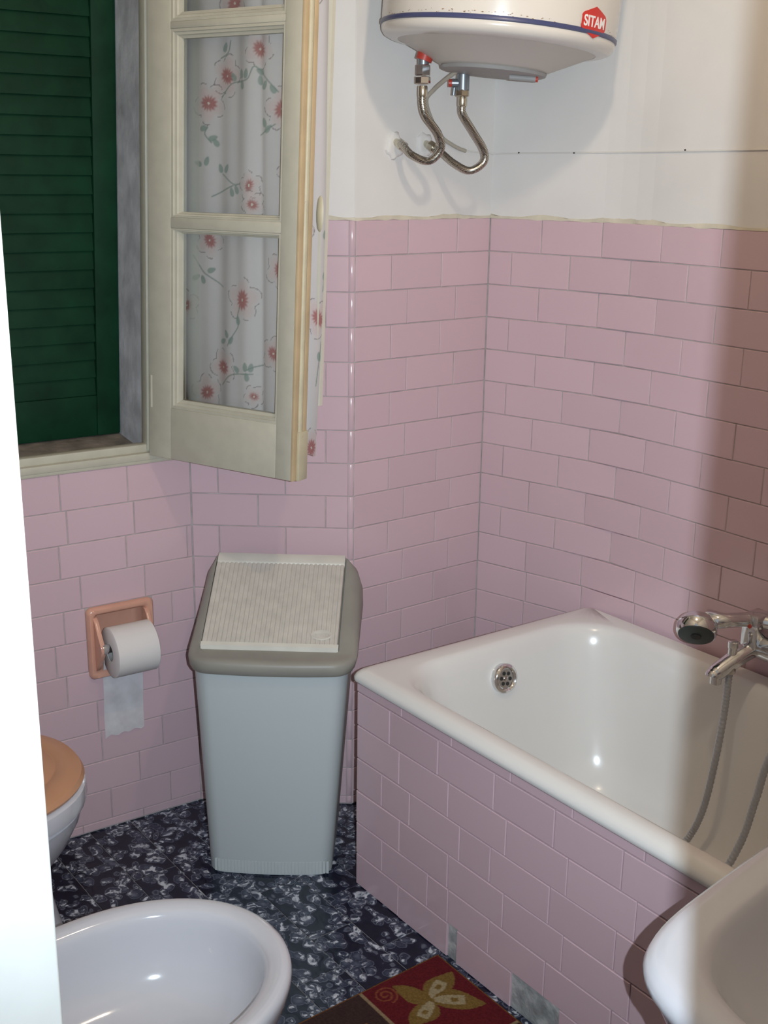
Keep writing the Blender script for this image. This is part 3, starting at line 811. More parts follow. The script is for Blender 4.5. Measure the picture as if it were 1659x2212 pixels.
m = MB(); m.tube(hose, [0.0074 if i % 3 else 0.0062 for i in range(len(hose))], 8); m.build('hose', 'hose_grey', HSd, smooth=True, angle=60)

# ------------------------------------------------------------------ waste bin
def WB(u, v, z):
    p = AB + eB * u + nB * v
    return (p.x, p.y, z)
BN = tag(empty('waste_bin'), 'tall grey plastic waste bin with ribbed white swing lid', 'waste bin')
n_ = 8
def bring(u0, u1, v0, v1, r, z, bow=0.0):
    out = []
    uc, hw = (u0 + u1) / 2, (u1 - u0) / 2
    for x, y_, q in rrect(u0, u1, v0, v1, r, z, n_):
        k = max(0.0, 1 - ((x - uc) / hw) ** 2)
        vv = y_ + (bow * k if y_ > (v0 + v1) / 2 else 0)
        out.append((x, vv, z(x, vv) if callable(z) else z))
    return out
def subdiv(ring, n=6):
    out = []
    for i, p in enumerate(ring):
        q = ring[(i + 1) % len(ring)]
        L_ = math.dist(p[:2], q[:2])
        k = n if L_ > 0.05 else 1
        for j in range(k):
            t = j / k; out.append(tuple(p[x] + (q[x] - p[x]) * t for x in range(3)))
    return out
def bodyring(t, z):
    u0, u1 = 0.074 + (0.055 - 0.074) * t, 0.346 + (0.384 - 0.346) * t
    v0, v1 = 0.085 + (0.055 - 0.085) * t, 0.300 + (0.326 - 0.300) * t
    base = subdiv(rrect(u0, u1, v0, v1, 0.030 + 0.006 * t, 0.0, n_), 10)
    uc, hw = (u0 + u1) / 2, (u1 - u0) / 2; out = []
    for x, y_, q in base:
        k = max(0.0, 1 - ((x - uc) / hw) ** 2)
        out.append(WB(x, y_ + (0.010 * k if y_ > (v0 + v1) / 2 else 0), z))
    return out
m = MB()
zs = [(0.0, 0.001), (0.005, 0.004), (0.02, 0.012), (0.06, 0.034), (0.07, 0.037)] + [(0.07 + 0.93 * k / 10, 0.037 + 0.475 * k / 10) for k in range(1, 11)]
m.loft([bodyring(t, z) for t, z in zs], True, True)
body = m.build('body', 'bin_body', BN, smooth=True, angle=50)
m = MB()                                                    # fine grooved band round the foot
for k in range(34):
    u = 0.088 + k * 0.0075; kk = max(0, 1 - ((u - 0.21) / 0.136) ** 2)
    m.box((u, 0.3002 + 0.010 * kk, 0.005), (u + 0.0055, 0.3022 + 0.010 * kk, 0.034), 0, WB)
m.build('grooved_band', 'bin_body', body)
zt_ = lambda v: 0.533 + (0.290 - min(max(v, 0.055), 0.296)) / 0.235 * 0.126
lid = MB()
def lring(u0, u1, v0, v1, r, zf, bow=0.012):
    base = subdiv(rrect(u0, u1, v0, v1, r, 0.0, n_), 10)
    uc, hw = (u0 + u1) / 2, (u1 - u0) / 2; out = []
    for x, y_, q in base:
        k = max(0.0, 1 - ((x - uc) / hw) ** 2); vv = y_ + (bow * k if y_ > (v0 + v1) / 2 else 0)
        out.append(WB(x, vv, zf(vv)))
    return out
lid.loft([lring(0.058, 0.381, 0.056, 0.324, 0.034, lambda v: 0.500),
          lring(0.050, 0.391, 0.045, 0.333, 0.04, lambda v: 0.494 + 0.008 * (v < 0.2)),
          lring(0.046, 0.396, 0.040, 0.338, 0.045, lambda v: 0.502 + 0.05 * max(0, (0.30 - v) / 0.26) * 0.3),
          lring(0.043, 0.401, 0.036, 0.338, 0.05, lambda v: 0.512 + (zt_(v) - 0.512) * 0.35),
          lring(0.044, 0.400, 0.034, 0.334, 0.052, lambda v: 0.515 + (zt_(v) - 0.515) * 0.62),
          lring(0.050, 0.391, 0.037, 0.324, 0.05, lambda v: 0.515 + (zt_(v) - 0.515) * 0.86),
          lring(0.060, 0.376, 0.044, 0.308, 0.04, lambda v: zt_(v) - 0.0025, 0.006),
          lring(0.066, 0.364, 0.052, 0.296, 0.012, lambda v: zt_(v), 0.0),
          lring(0.068, 0.361, 0.055, 0.2935, 0.006, lambda v: zt_(v) - 0.001, 0.0),
          lring(0.068, 0.361, 0.055, 0.2935, 0.006, lambda v: zt_(v) - 0.014, 0.0)], False, True)
lid.build('lid', 'bin_grey', BN, smooth=True, angle=50)
# swing flap: ribbed plate, rounded back edge, front edge
flap = MB(); N_R = 29; U0, U1 = 0.0705, 0.3590
prof = [(U0, -0.012)]
for k in range(N_R):
    a = U0 + (U1 - U0) * k / N_R; wv = (U1 - U0) / N_R
    prof += [(a + wv * 0.02, 0.0004), (a + wv * 0.22, 0.0022), (a + wv * 0.60, 0.0022), (a + wv * 0.80, 0.0004)]
prof += [(U1, -0.012)]
flap.loft([[WB(u, 0.079, zt_(0.079) + h + 0.003) for u, h in prof], [WB(u, 0.2845, zt_(0.2845) + h + 0.006) for u, h in prof]], True, True)
fp = flap.build('flap', 'bin_rib', BN)
m = MB(); m.bbox((U0, 0.054, -0.006), (U1, 0.0795, 0.0070), 0.003, 0, lambda u, v, h: WB(u, v, zt_(v) + h)); m.build('back_edge', 'bin_white', fp, smooth=True, angle=40)
m = MB(); m.box((U0 - 0.001, 0.2845, -0.013), (U1 + 0.001, 0.2930, 0.0085), 0, lambda u, v, h: WB(u, v, zt_(v) + h)); m.build('front_edge', 'bin_white', fp)
m = MB(); rings = []
for rr, h in ((1.0, 0.0022), (0.97, 0.0034), (0.80, 0.0034), (0.76, 0.0026)):
    rings.append([WB(0.322 + 0.023 * rr * math.cos(2 * math.pi * j / 32), 0.262 + 0.012 * rr * math.sin(2 * math.pi * j / 32), zt_(0.262 + 0.012 * rr * math.sin(2 * math.pi * j / 32)) + h + 0.0055) for j in range(32)])
m.loft(rings, False, True); m.build('embossed_oval', 'bin_rib', fp, smooth=True, angle=50)
m = MB()
for k in range(5): m.box((0.308 + k * 0.006, 0.2605, 0.0081), (0.3115 + k * 0.006, 0.2635, 0.0091), 0, lambda u, v, h: WB(u, v, zt_(v) + h))
m.build('embossed_mark', 'bin_rib', fp)

# ------------------------------------------------------------------ toilet roll holder and roll on the window wall
TH = tag(empty('toilet_roll_holder'), 'peach ceramic toilet roll holder set into the pink tiles', 'toilet roll holder')
def rr2(s0, s1, z0, z1, r, d):
    return [WS(x, d, y_) for x, y_, q in rrect(s0, s1, z0, z1, r, 0, 5)]
m = MB()
m.loft([rr2(HS0, HS1, HZ0 - 0.008, HZ1, 0.012, -0.004), rr2(HS0 - 0.001, HS1 + 0.001, HZ0 - 0.009, HZ1 + 0.001, 0.013, 0.006), rr2(HS0 + 0.004, HS1 - 0.004, HZ0 - 0.004, HZ1 - 0.004, 0.012, 0.0135),
        rr2(HS0 + 0.011, HS1 - 0.011, HZ0 + 0.004, HZ1 - 0.011, 0.010, 0.0135), rr2(HS0 + 0.017, HS1 - 0.017, HZ0 + 0.010, HZ1 - 0.017, 0.008, 0.008), rr2(HS0 + 0.0185, HS1 - 0.0185, HZ0 + 0.0115, HZ1 - 0.0185, 0.008, 0.0), rr2(HS0 + 0.021, HS1 - 0.021, HZ0 + 0.016, HZ1 - 0.021, 0.012, -0.034), rr2(HS0 + 0.032, HS1 - 0.032, HZ0 + 0.030, HZ1 - 0.032, 0.012, -0.044)], False, True)
m.build('frame', 'ceramic_peach', TH, smooth=True, angle=50)
RS, RZ, RD = 0.178, 0.472, 0.046
for s_, sg in ((HS1 - 0.0175, 1), (HS0 + 0.0175, -1)):
    m = MB()
    pr = [(-0.006, 0.536), (0.010, 0.535), (0.020, 0.526), (0.034, 0.503), (0.050, 0.482), (0.056, 0.470), (0.050, 0.457), (0.030, 0.430), (0.014, 0.411), (-0.006, 0.407)]
    m.loft([[WS(s_ - 0.005, d, z) for d, z in pr], [WS(s_ - 0.0035, d + 0.001, z) for d, z in pr], [WS(s_ + 0.0035, d + 0.001, z) for d, z in pr], [WS(s_ + 0.005, d, z) for d, z in pr]], True, True)
    m.build('arm', 'ceramic_peach', TH, smooth=True, angle=50)
m = MB(); m.tube([WS(0.2445, RD, RZ), WS(0.233, RD, RZ), WS(0.232, RD, RZ), WS(0.124, RD, RZ)], [0.0125, 0.0125, 0.0105, 0.0105], 16); m.build('spindle', 'chrome', TH, smooth=True, angle=40)
TP = tag(empty('toilet_roll'), 'full white toilet paper roll with a sheet hanging down the tiles', 'toilet paper')
ax = Vector((sA.x, sA.y, 0)); nz3 = Vector((nA.x, nA.y, 0))
c0 = Vector(WS(0.1315, RD + 0.004, RZ - 0.009))
m = MB(); m.lathe([(0.020, 0.0), (0.0555, 0.0), (0.0575, 0.0015), (0.0575, 0.0965), (0.0555, 0.098), (0.020, 0.098), (0.020, 0.0)], c0, ax, 48, cap0=False, cap1=False)
m.build('paper', 'paper', TP, smooth=True, angle=40)
m = MB(); m.lathe([(0.0195, 0.001), (0.020, 0.001), (0.020, 0.097), (0.0195, 0.097), (0.0185, 0.097), (0.0185, 0.001)], c0, ax, 24, cap0=False, cap1=False)
m.build('core', 'cap_grey', TP, smooth=True)
vs = []; fs = []; NX, NZ = 12, 30
for j in range(NZ + 1):
    z = RZ - 0.02 - (0.215) * j / NZ
    for i in range(NX + 1):
        s = 0.136 + 0.095 * i / NX + 0.004 * (j / NZ)
        d = 0.0025 + 0.0045 * max(0, 1 - j / 12) ** 2 + 0.0012 * math.sin(i * 1.1 + j * 0.2) + 0.001 * math.sin(j * 0.5)
        d = max(d, 0.0012) + 0.006 * (1 - j / NZ) ** 3
        vs.append(WS(s, d, z - 0.004 * (i / NX - 0.5) - (0.003 * math.sin(i * 1.7) if j == NZ else 0)))
for j in range(NZ):
    for i in range(NX):
        q = j * (NX + 1) + i; fs.append((q, q + 1, q + NX + 2, q + NX + 1))
mk('hanging_sheet', vs, fs, 'tissue', TP, smooth=True, angle=180)

# ------------------------------------------------------------------ toilet
TL = tag(empty('toilet'), 'white toilet with peach seat lid half hidden by the door frame', 'toilet')
tcx, tcy, ta, tb = -0.243, -1.44, 0.197, 0.232
m = MB()
m.loft([sup(tcx, tcy, 0.112, 0.19, 0.0), sup(tcx, tcy, 0.112, 0.19, 0.010), sup(tcx, tcy, 0.108, 0.185, 0.015), sup(tcx, tcy, 0.094, 0.168, 0.09), sup(tcx, tcy, 0.087, 0.156, 0.150), sup(tcx, tcy - 0.01, 0.096, 0.156, 0.18),
        sup(tcx, tcy - 0.012, 0.122, 0.168, 0.22), sup(tcx, tcy - 0.006, 0.158, 0.200, 0.275), sup(tcx, tcy, 0.180, 0.218, 0.325), sup(tcx, tcy, 0.186, 0.223, 0.3475), sup(tcx, tcy, 0.180, 0.217, 0.3505), sup(tcx, tcy, 0.180, 0.217, 0.3535),
        sup(tcx, tcy, 0.193, 0.230, 0.358), sup(tcx, tcy, 0.196, 0.233, 0.372), sup(tcx, tcy, 0.194, 0.231, 0.392), sup(tcx, tcy, 0.184, 0.221, 0.399), sup(tcx, tcy, 0.13, 0.17, 0.399)], True, True)
m.build('bowl', 'ceramic', TL, smooth=True, angle=40)
m = MB()
m.loft([sup(tcx, tcy, 0.176, 0.213, 0.3985), sup(tcx, tcy, 0.190, 0.227, 0.4005), sup(tcx, tcy, 0.193, 0.230, 0.407), sup(tcx, tcy, 0.188, 0.225, 0.416), sup(tcx, tcy, 0.172, 0.209, 0.422), sup(tcx, tcy, 0.148, 0.185, 0.4245),
        sup(tcx, tcy, 0.143, 0.180, 0.4215), sup(tcx, tcy, 0.139, 0.176, 0.4215), sup(tcx, tcy, 0.134, 0.171, 0.4250), sup(tcx, tcy, 0.09, 0.12, 0.428), sup(tcx, tcy, 0.03, 0.04, 0.4285)], True, True)
m.build('seat_lid', 'seat_peach', TL, smooth=True, angle=40)
m = MB(); m.bbox((tcx - 0.17, YF + 0.005, 0.40), (tcx + 0.17, YF + 0.085, 0.76), 0.02, seg=3); m.build('cistern', 'ceramic', TL, smooth=True, angle=40)
m = MB(); m.bbox((tcx - 0.09, YF + 0.01, 0.25), (tcx + 0.09, tcy - 0.16, 0.40), 0.012, seg=3); m.build('back_block', 'ceramic', TL, smooth=True, angle=40)

# ------------------------------------------------------------------ bidet
BD = tag(empty('bidet'), 'glossy white oval bidet in front of the toilet', 'bidet')
bx, by = 0.415, -1.42
eg = lambda a, b, z, dy=0.0: sup(bx, by + dy, a, b, z, 72, 2.1, bk=b * 1.04, exb=2.7)
m = MB()
m.loft([eg(0.11, 0.17, 0.0), eg(0.11, 0.17, 0.012), eg(0.096, 0.15, 0.03), eg(0.085, 0.135, 0.10), eg(0.095, 0.145, 0.165), eg(0.135, 0.185, 0.235), eg(0.172, 0.225, 0.30), eg(0.188, 0.243, 0.345), eg(0.1945, 0.2495, 0.368),
        eg(0.1955, 0.2505, 0.379), eg(0.193, 0.248, 0.387), eg(0.187, 0.242, 0.3905), eg(0.178, 0.233, 0.391), eg(0.166, 0.221, 0.388), eg(0.159, 0.214, 0.383), eg(0.155, 0.210, 0.374), eg(0.152, 0.206, 0.355),
        eg(0.146, 0.199, 0.325), eg(0.132, 0.184, 0.292), eg(0.10, 0.15, 0.266), eg(0.06, 0.09, 0.256), eg(0.024, 0.024, 0.252)], True, True)
m.build('bowl', 'ceramic', BD, smooth=True, angle=60)
m = MB(); m.lathe([(0.022, 0), (0.022, 0.003), (0.015, 0.004)], (bx, by, 0.252), (0, 0, 1), 20); m.build('drain', 'chrome', BD, smooth=True, angle=40)
m = MB(); m.lathe([(0.024, 0), (0.022, 0.03), (0.016, 0.05), (0.012, 0.06)], (bx, by - 0.222, 0.388), (0, 0, 1), 18); m.build('tap', 'chrome', BD, smooth=True, angle=40)

# ------------------------------------------------------------------ washbasin
WBs = tag(empty('washbasin'), 'white washbasin at the lower right beside the bathtub', 'washbasin')
WCY, SZ = -0.887, 0.76
TT = [math.copysign(1 - (1 - abs(u)) ** 2.2, u) for u in [-1 + 2 * k / 48 for k in range(49)]]
def wbr(ins, z, back=1.636, ex=7.0):                    # outer outline, drawn in by ins
    return [(back - (0.580 - ins) * max(0.0, 1 - abs(t) ** ex) ** (1 / ex) + 0.10 * abs(t) * (0.325 - ins) * max(0.0, 1 - abs(t) ** 8), WCY + t * (0.325 - ins), z) for t in TT]
def inn(ins, z, ex=6.0):
    k = max(2.4, ex - ins * 22)
    return [(1.557 - (0.453 - ins) * max(0.0, 1 - abs(t) ** k) ** (1 / k) + 0.10 * abs(t) * (0.285 - ins) * max(0.0, 1 - abs(t) ** 8) - ins * 0.2, WCY + t * (0.285 - ins), z) for t in TT]
m = MB()
rings = [wbr(0.20, 0.53), wbr(0.13, 0.57), wbr(0.06, 0.63), wbr(0.024, 0.685), wbr(0.009, 0.724), wbr(0.001, 0.738), wbr(0.0, 0.746), wbr(0.003, 0.754), wbr(0.010, 0.759), wbr(0.020, SZ)]
rings += [inn(-0.006, SZ - 0.0005), inn(0.0, SZ - 0.003), inn(0.006, SZ - 0.010), inn(0.014, SZ - 0.028), inn(0.04, SZ - 0.075), inn(0.10, SZ - 0.125), inn(0.20, SZ - 0.145)]
m.loft(rings, True, True, close=True)
m.build('basin', 'ceramic', WBs, smooth=True, angle=55)
m = MB(); m.loft([sup(1.53, -0.887, 0.095, 0.10, z, 32, 2.4) for z in (0.0, 0.03)] + [sup(1.54, -0.887, 0.075, 0.08, z, 32, 2.4) for z in (0.06, 0.45)] + [sup(1.53, -0.887, 0.10, 0.12, 0.545, 32, 2.4)], True, True)
m.build('pedestal', 'ceramic', WBs, smooth=True, angle=50)
m = MB(); m.tube(spline([(1.60, -0.887, SZ), (1.60, -0.887, SZ + 0.09), (1.56, -0.887, SZ + 0.13), (1.48, -0.887, SZ + 0.11)], 8), 0.011, 12); m.build('tap', 'chrome', WBs, smooth=True)

# ------------------------------------------------------------------ bath mat
def make_mat():
    RX0, RX1, RY0, RY1 = 0.235, 0.98, -1.055, -0.679
    step = 0.0022; nx, ny = int((RX1 - RX0) / step), int((RY1 - RY0) / step)
    xs = np.linspace(RX0, RX1, nx); ys = np.linspace(RY0, RY1, ny)
    X, Y = np.meshgrid(xs, ys); X = X.ravel(); Y = Y.ravel()
    cu, cv = 0.236, 0.1955
    u, v = X - RX0, RY1 - Y
    iu, iv = np.floor(u / cu), np.floor(v / cv)
    lu, lv = u - iu * cu, v - iv * cv
    C = np.ones((len(X), 3)) * np.array([0.105, 0.014, 0.018])
    brown = ((iu + iv) % 2 == 1); C[brown] = (0.046, 0.027, 0.025)
    gold, pale, orange = (0.165, 0.10, 0.03), (0.29, 0.235, 0.14), (0.26, 0.10, 0.022)
    # flower motifs: four pointed petals round a centre
    def petal(cx, cy, ang, L_, W_, col, inner=None):
        c, s_ = math.cos(R(ang)), math.sin(R(ang))
        a = (X - cx) * c + (Y - cy) * s_; b = -(X - cx) * s_ + (Y - cy) * c
        t = a / L_
        wd = W_ * np.clip(np.sin(np.clip(t, 0, 1) ** 0.8 * math.pi), 0, 1) ** 0.85
        inside = (t > 0) & (t < 1) & (np.abs(b - 0.18 * W_ * np.sin(t * 5)) < wd)
        C[inside] = col
        if inner:
            i2 = (t > 0.05) & (t < 0.62) & (np.abs(b - 0.1 * W_) < wd * 0.5) & ~((t > 0.36) & (t < 0.50) & (np.abs(b - 0.1 * W_) < wd * 0.2))
            C[i2] = inner
    def scroll(cx, cy, r0, col, wd=0.0022):
        for k in range(70):
            t = k / 69; a = t * 4.2 * math.pi; r = r0 * (1 - 0.85 * t)
            C[np.hypot(X - cx - r * math.cos(a), Y - cy - r * math.sin(a)) < wd] = col
    for i in range(4):
        for j in range(2):
            cx, cy = RX0 + (i + 0.42) * cu, RY1 - (j + 0.50) * cv
            if (i + j) % 2 == 0:
                scroll(cx - 0.062, cy - 0.062, 0.024, (0.19, 0.055, 0.028))
                petal(cx, cy, 118, 0.093, 0.026, gold, pale)
                petal(cx, cy, 52, 0.102, 0.027, gold, pale)
                petal(cx, cy, 208, 0.082, 0.021, gold)
                petal(cx, cy, 297, 0.082, 0.025, gold, pale)
            else:
                for k in range(6): petal(cx, cy - 0.01 + 0.045, 60 * k + 15, 0.034, 0.011, orange)
                C[np.hypot(X - cx, Y - cy - 0.035) < 0.009] = (0.22, 0.03, 0.03)
                scroll(cx - 0.05, cy - 0.03, 0.03, (0.16, 0.06, 0.03))
    line = (np.minimum(lu, cu - lu) < 0.0033) | (np.minimum(lv, cv - lv) < 0.0033); C[line] = (0.24, 0.17, 0.10)
    edge = np.minimum(np.minimum(u, RX1 - X), np.minimum(v, Y - RY0)); C[edge < 0.0065] = (0.19, 0.085, 0.028)
    Zv = 0.0075 + rng.uniform(0, 0.0007, len(X)) - 0.003 * np.clip(1 - edge / 0.006, 0, 1) ** 2
    Zv = np.where(edge < 1e-6, 0.0005, Zv)
    o = grid_obj('bath_mat', np.stack([X, Y, Zv], 1), nx, ny, C, 'mat_pile')
    tag(o, 'dark red and brown patterned bath mat lying along the tiled bath panel', 'bath mat')
make_mat()

# ------------------------------------------------------------------ water heater
HX, HY, HR = -0.102, -0.306, 0.230
WH = empty('water_heater', (HX, HY, 1.764))
tag(WH, 'white cylindrical wall water heater hanging in the corner', 'water heater')
vdir = Vector((fw.x, fw.y, 0)).normalized()
WH.rotation_mode = 'QUATERNION'
WH.rotation_quaternion = Quaternion(vdir, R(4.6))
m = MB()
m.lathe([(HR, 0.004), (HR + 0.001, 0.012), (HR + 0.001, 0.70), (HR - 0.01, 0.73), (HR - 0.06, 0.76)], n=96, cap0=False)
m.build('tank', 'heater_enamel', WH, smooth=True, angle=40)
m = MB(); m.lathe([(HR + 0.0005, 0.0045), (HR + 0.003, 0.0025), (HR + 0.003, -0.0028), (HR - 0.001, -0.0045)], n=96, cap0=False, cap1=False)
m.build('seam_stripe', 'stripe_blue', WH, smooth=True, angle=60)
m = MB(); m.lathe([(HR - 0.001, -0.003), (HR + 0.0005, -0.008), (HR - 0.001, -0.015), (HR - 0.006, -0.022), (HR - 0.016, -0.0265), (HR - 0.034, -0.028)], n=96, cap0=False, cap1=False)
m.build('bottom_rim', 'heater_enamel', WH, smooth=True, angle=60)
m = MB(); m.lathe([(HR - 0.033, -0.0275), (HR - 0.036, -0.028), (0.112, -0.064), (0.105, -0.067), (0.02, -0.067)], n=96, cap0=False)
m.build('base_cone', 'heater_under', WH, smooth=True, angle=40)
# little rust spots along the seam
m = MB()
for k in range(70):
    th = R(random.uniform(-120, 40)); h = random.uniform(0.004, 0.011); r = random.uniform(0.0004, 0.0014)
    c = Vector((math.cos(th), math.sin(th), 0)); t = Vector((-c.y, c.x, 0)); o_ = c * (HR + 0.0015) + Vector((0, 0, h))
    m.add([o_ - t * r * 2, o_ + Vector((0, 0, r * .6)), o_ + t * r * 2, o_ - Vector((0, 0, r * .6))], [(0, 1, 2, 3)])
o = m.build('rust_spots', 'rust', WH); o['kind'] = 'stuff'
# badge
def on_cyl(th, h, off=0.0015):
    return ((HR + 0.001 + off) * math.cos(th), (HR + 0.001 + off) * math.sin(th), h)
BTH, BH = R(7.2), 0.0165
hexp = [(-0.036, -0.011), (-0.033, -0.0145), (0.0, -0.027), (0.033, -0.0145), (0.036, -0.011), (0.037, 0), (0.036, 0.011), (0.033, 0.0145), (0.0, 0.027), (-0.033, 0.0145), (-0.036, 0.011), (-0.037, 0)]
m = MB(); N_ = 24
top = []; 
xs = np.linspace(-0.037, 0.037, N_ + 1)
def hh(x):
    x = abs(x)
    if x > 0.033: return 0.0145 - (x - 0.033) / 0.004 * 0.006
    return 0.027 - x / 0.033 * 0.0125
V = []; F = []
for x in xs:
    V += [on_cyl(BTH + x / HR, BH - hh(x)), on_cyl(BTH + x / HR, BH + hh(x)), on_cyl(BTH + x / HR, BH - hh(x), 0), on_cyl(BTH + x / HR, BH + hh(x), 0)]
for i in range(N_):
    a, b = 4 * i, 4 * i + 4
    F += [(a, b, b + 1, a + 1), (a + 1, b + 1, b + 3, a + 3), (a, a + 2, b + 2, b)]
badge = mk('badge', V, F, 'badge_red', WH, smooth=True, angle=40)
cu_ = bpy.data.curves.new('lettering', 'FONT'); cu_.body = 'SITAM'; cu_.size = 0.0235; cu_.align_x = 'CENTER'; cu_.align_y = 'CENTER'; cu_.extrude = 0.0003; cu_.offset = 0.0005
tmp = bpy.data.objects.new('lettering_tmp', cu_); COL.objects.link(tmp)
bpy.context.view_layer.update()
me = bpy.data.meshes.new_from_object(tmp.evaluated_get(bpy.context.evaluated_depsgraph_get()))
bpy.data.objects.remove(tmp)
bm = bmesh.new(); bm.from_mesh(me); bmesh.ops.subdivide_edges(bm, edges=[e for e in bm.edges if e.calc_length() > 0.004], cuts=2)
xs_ = [v.co.x for v in bm.verts]; kx = 0.062 / (max(xs_) - min(xs_))
for v in bm.verts:
    x, y_, zz = v.co; v.co = on_cyl(BTH + x * kx / HR, BH + y_ * 1.12, 0.0017 + zz)
bm.to_mesh(me); bm.free(); me.materials.clear(); me.materials.append(MATS['badge_white'])
link(bpy.data.objects.new('lettering', me), badge)
# underside: thermostat cover, gland, sampling rod with red tip
m = MB(); m.lathe([(0.104, -0.065), (0.106, -0.069), (0.104, -0.074), (0.098, -0.076)], n=64); m.build('service_cover', 'cap_grey', WH, smooth=True, angle=40)
cth = lambda dx, dy, dz: (dx, dy, dz)
rod0 = Vector((0.07, 0.035, -0.080)); rdir = (rt.normalized() * 0.9 + Vector((0.28, -0.2, 0)) * 0.6).normalized()
m = MB(); m.tube([rod0 - rdir * 0.04, rod0 + rdir * 0.012], 0.0062, 12); ro = m.build('drain_rod', 'cap_grey', WH, smooth=True)
m = MB(); m.tube([rod0 + rdir * 0.012, rod0 + rdir * 0.016], 0.0058, 12); m.build('red_tip', 'red_plastic', ro, smooth=True, angle=40)

# ------------------------------------------------------------------ flexible hoses between heater and wall
O1 = Vector((-0.200, -0.4135, 0)); O2 = Vector((-0.200, -0.3075, 0))
def hexnut(m, c, r, h, ph=0.0, mi=0):
    m.lathe([(r * .93, 0), (r, 0.0015), (r, h - 0.0015), (r * .93, h)], c, (0, 0, 1), 6, mi=mi, phase=ph)
HA = tag(empty('flexible_hose'), 'braided steel hose with red collar under the left side of the water heater', 'hose', 'heater connection hoses')
m = MB(); m.lathe([(0.0165, 0.0), (0.0165, 0.014), (0.024, 0.021), (0.026, 0.026)], (O1.x, O1.y, 1.713), (0.20, 0.25, 1), 20); m.build('red_collar', 'red_plastic', HA, smooth=True, angle=40)
m = MB(); m.lathe([(0.011, 0.0), (0.011, 0.026)], (O1.x, O1.y, 1.700), (0, 0, 1), 16); m.build('pipe_stub', 'valve_grey', HA, smooth=True, angle=40)
m = MB(); hexnut(m, (O1.x, O1.y, 1.685), 0.0150, 0.020, 0.25); m.build('nut', 'chrome', HA)
m = MB(); hexnut(m, (O1.x, O1.y, 1.669), 0.0155, 0.014, 0.1); m.build('nut', 'chrome', HA)
m = MB(); m.lathe([(0.0085, 0), (0.0095, 0.002), (0.0095, 0.018), (0.0085, 0.021)], (O1.x, O1.y, 1.645), (0, 0, 1), 16); m.build('ferrule', 'brass_nickel', HA, smooth=True, angle=40)
W1 = Vector((-0.336, -0.378, 1.557))
pth = spline([(O1.x, O1.y, 1.652), (O1.x, O1.y, 1.632), (-0.200, -0.404, 1.608), (-0.200, -0.370, 1.575), (-0.205, -0.358, 1.545), (-0.226, -0.372, 1.5215), (-0.262, -0.388, 1.533), (-0.296, -0.386, 1.552), (-0.312, -0.381, 1.557)], 10)
m = MB(); m.tube(pth, 0.0078, 14); m.build('braid', 'steel_braid', HA, smooth=True, angle=60)
m = MB(); m.lathe([(0.011, 0), (0.012, 0.004), (0.012, 0.016), (0.010, 0.018)], (-0.318, -0.3785, 1.557), (1, -0.03, -0.45), 6); m.build('wall_nut', 'brass_nickel', HA)
m = MB(); m.tube([(-0.339, -0.377, 1.561), (-0.312, -0.379, 1.556)], 0.008, 12); m.build('wall_nipple', 'brass_nickel', HA, smooth=True)
HB = tag(empty('flexible_hose'), 'braided steel hose hanging from the grey safety valve under the water heater', 'hose', 'heater connection hoses')
m = MB(); m.lathe([(0.013, 0.0), (0.013, 0.034), (0.016, 0.036), (0.016, 0.05)], (O2.x, O2.y, 1.661), (0, 0, 1), 18); m.build('safety_valve', 'valve_grey', HB, smooth=True, angle=40)
vd = -Vector((rt.x, rt.y, 0)).normalized()
m = MB(); m.tube([Vector((O2.x, O2.y, 1.676)), Vector((O2.x, O2.y, 1.676)) + vd * 0.023], 0.0085, 12); sv = m.build('valve_arm', 'valve_grey', HB, smooth=True, angle=40)
m = MB(); m.tube([Vector((O2.x, O2.y, 1.676)) + vd * 0.021, Vector((O2.x, O2.y, 1.676)) + vd * 0.030], 0.0078, 12); m.build('red_knob', 'red_plastic', sv, smooth=True, angle=40)
m = MB(); m.tube([Vector((O2.x, O2.y, 1.667)) + vd * 0.018, Vector((O2.x, O2.y, 1.652)) + vd * 0.019], 0.004, 10); m.build('drip_nozzle', 'valve_grey', sv, smooth=True, angle=40)
m = MB(); hexnut(m, (O2.x, O2.y, 1.650), 0.0145, 0.013, 0.2); m.build('nut', 'brass_nickel', HB)
m = MB(); m.lathe([(0.0085, 0), (0.0095, 0.002), (0.0095, 0.018), (0.0085, 0.021)], (O2.x, O2.y, 1.631), (0, 0, 1), 16); m.build('ferrule', 'brass_nickel', HB, smooth=True, angle=40)
pth = spline([(O2.x, O2.y, 1.636), (-0.200, -0.3055, 1.616), (-0.200, -0.276, 1.583), (-0.200, -0.243, 1.545), (-0.204, -0.240, 1.520), (-0.220, -0.264, 1.5035), (-0.252, -0.281, 1.518), (-0.286, -0.290, 1.540), (-0.314, -0.2945, 1.551)], 10)
m = MB(); m.tube(pth, 0.0078, 14); m.build('braid', 'steel_braid', HB, smooth=True, angle=60)
m = MB(); m.lathe([(0.011, 0), (0.012, 0.004), (0.012, 0.016), (0.010, 0.018)], (-0.320, -0.2950, 1.555), (1, 0.03, -0.40), 6); m.build('wall_nut', 'brass_nickel', HB)
m = MB(); m.tube([(-0.339, -0.2952, 1.560), (-0.314, -0.2942, 1.553)], 0.008, 12); m.build('wall_nipple', 'brass_nickel', HB, smooth=True)
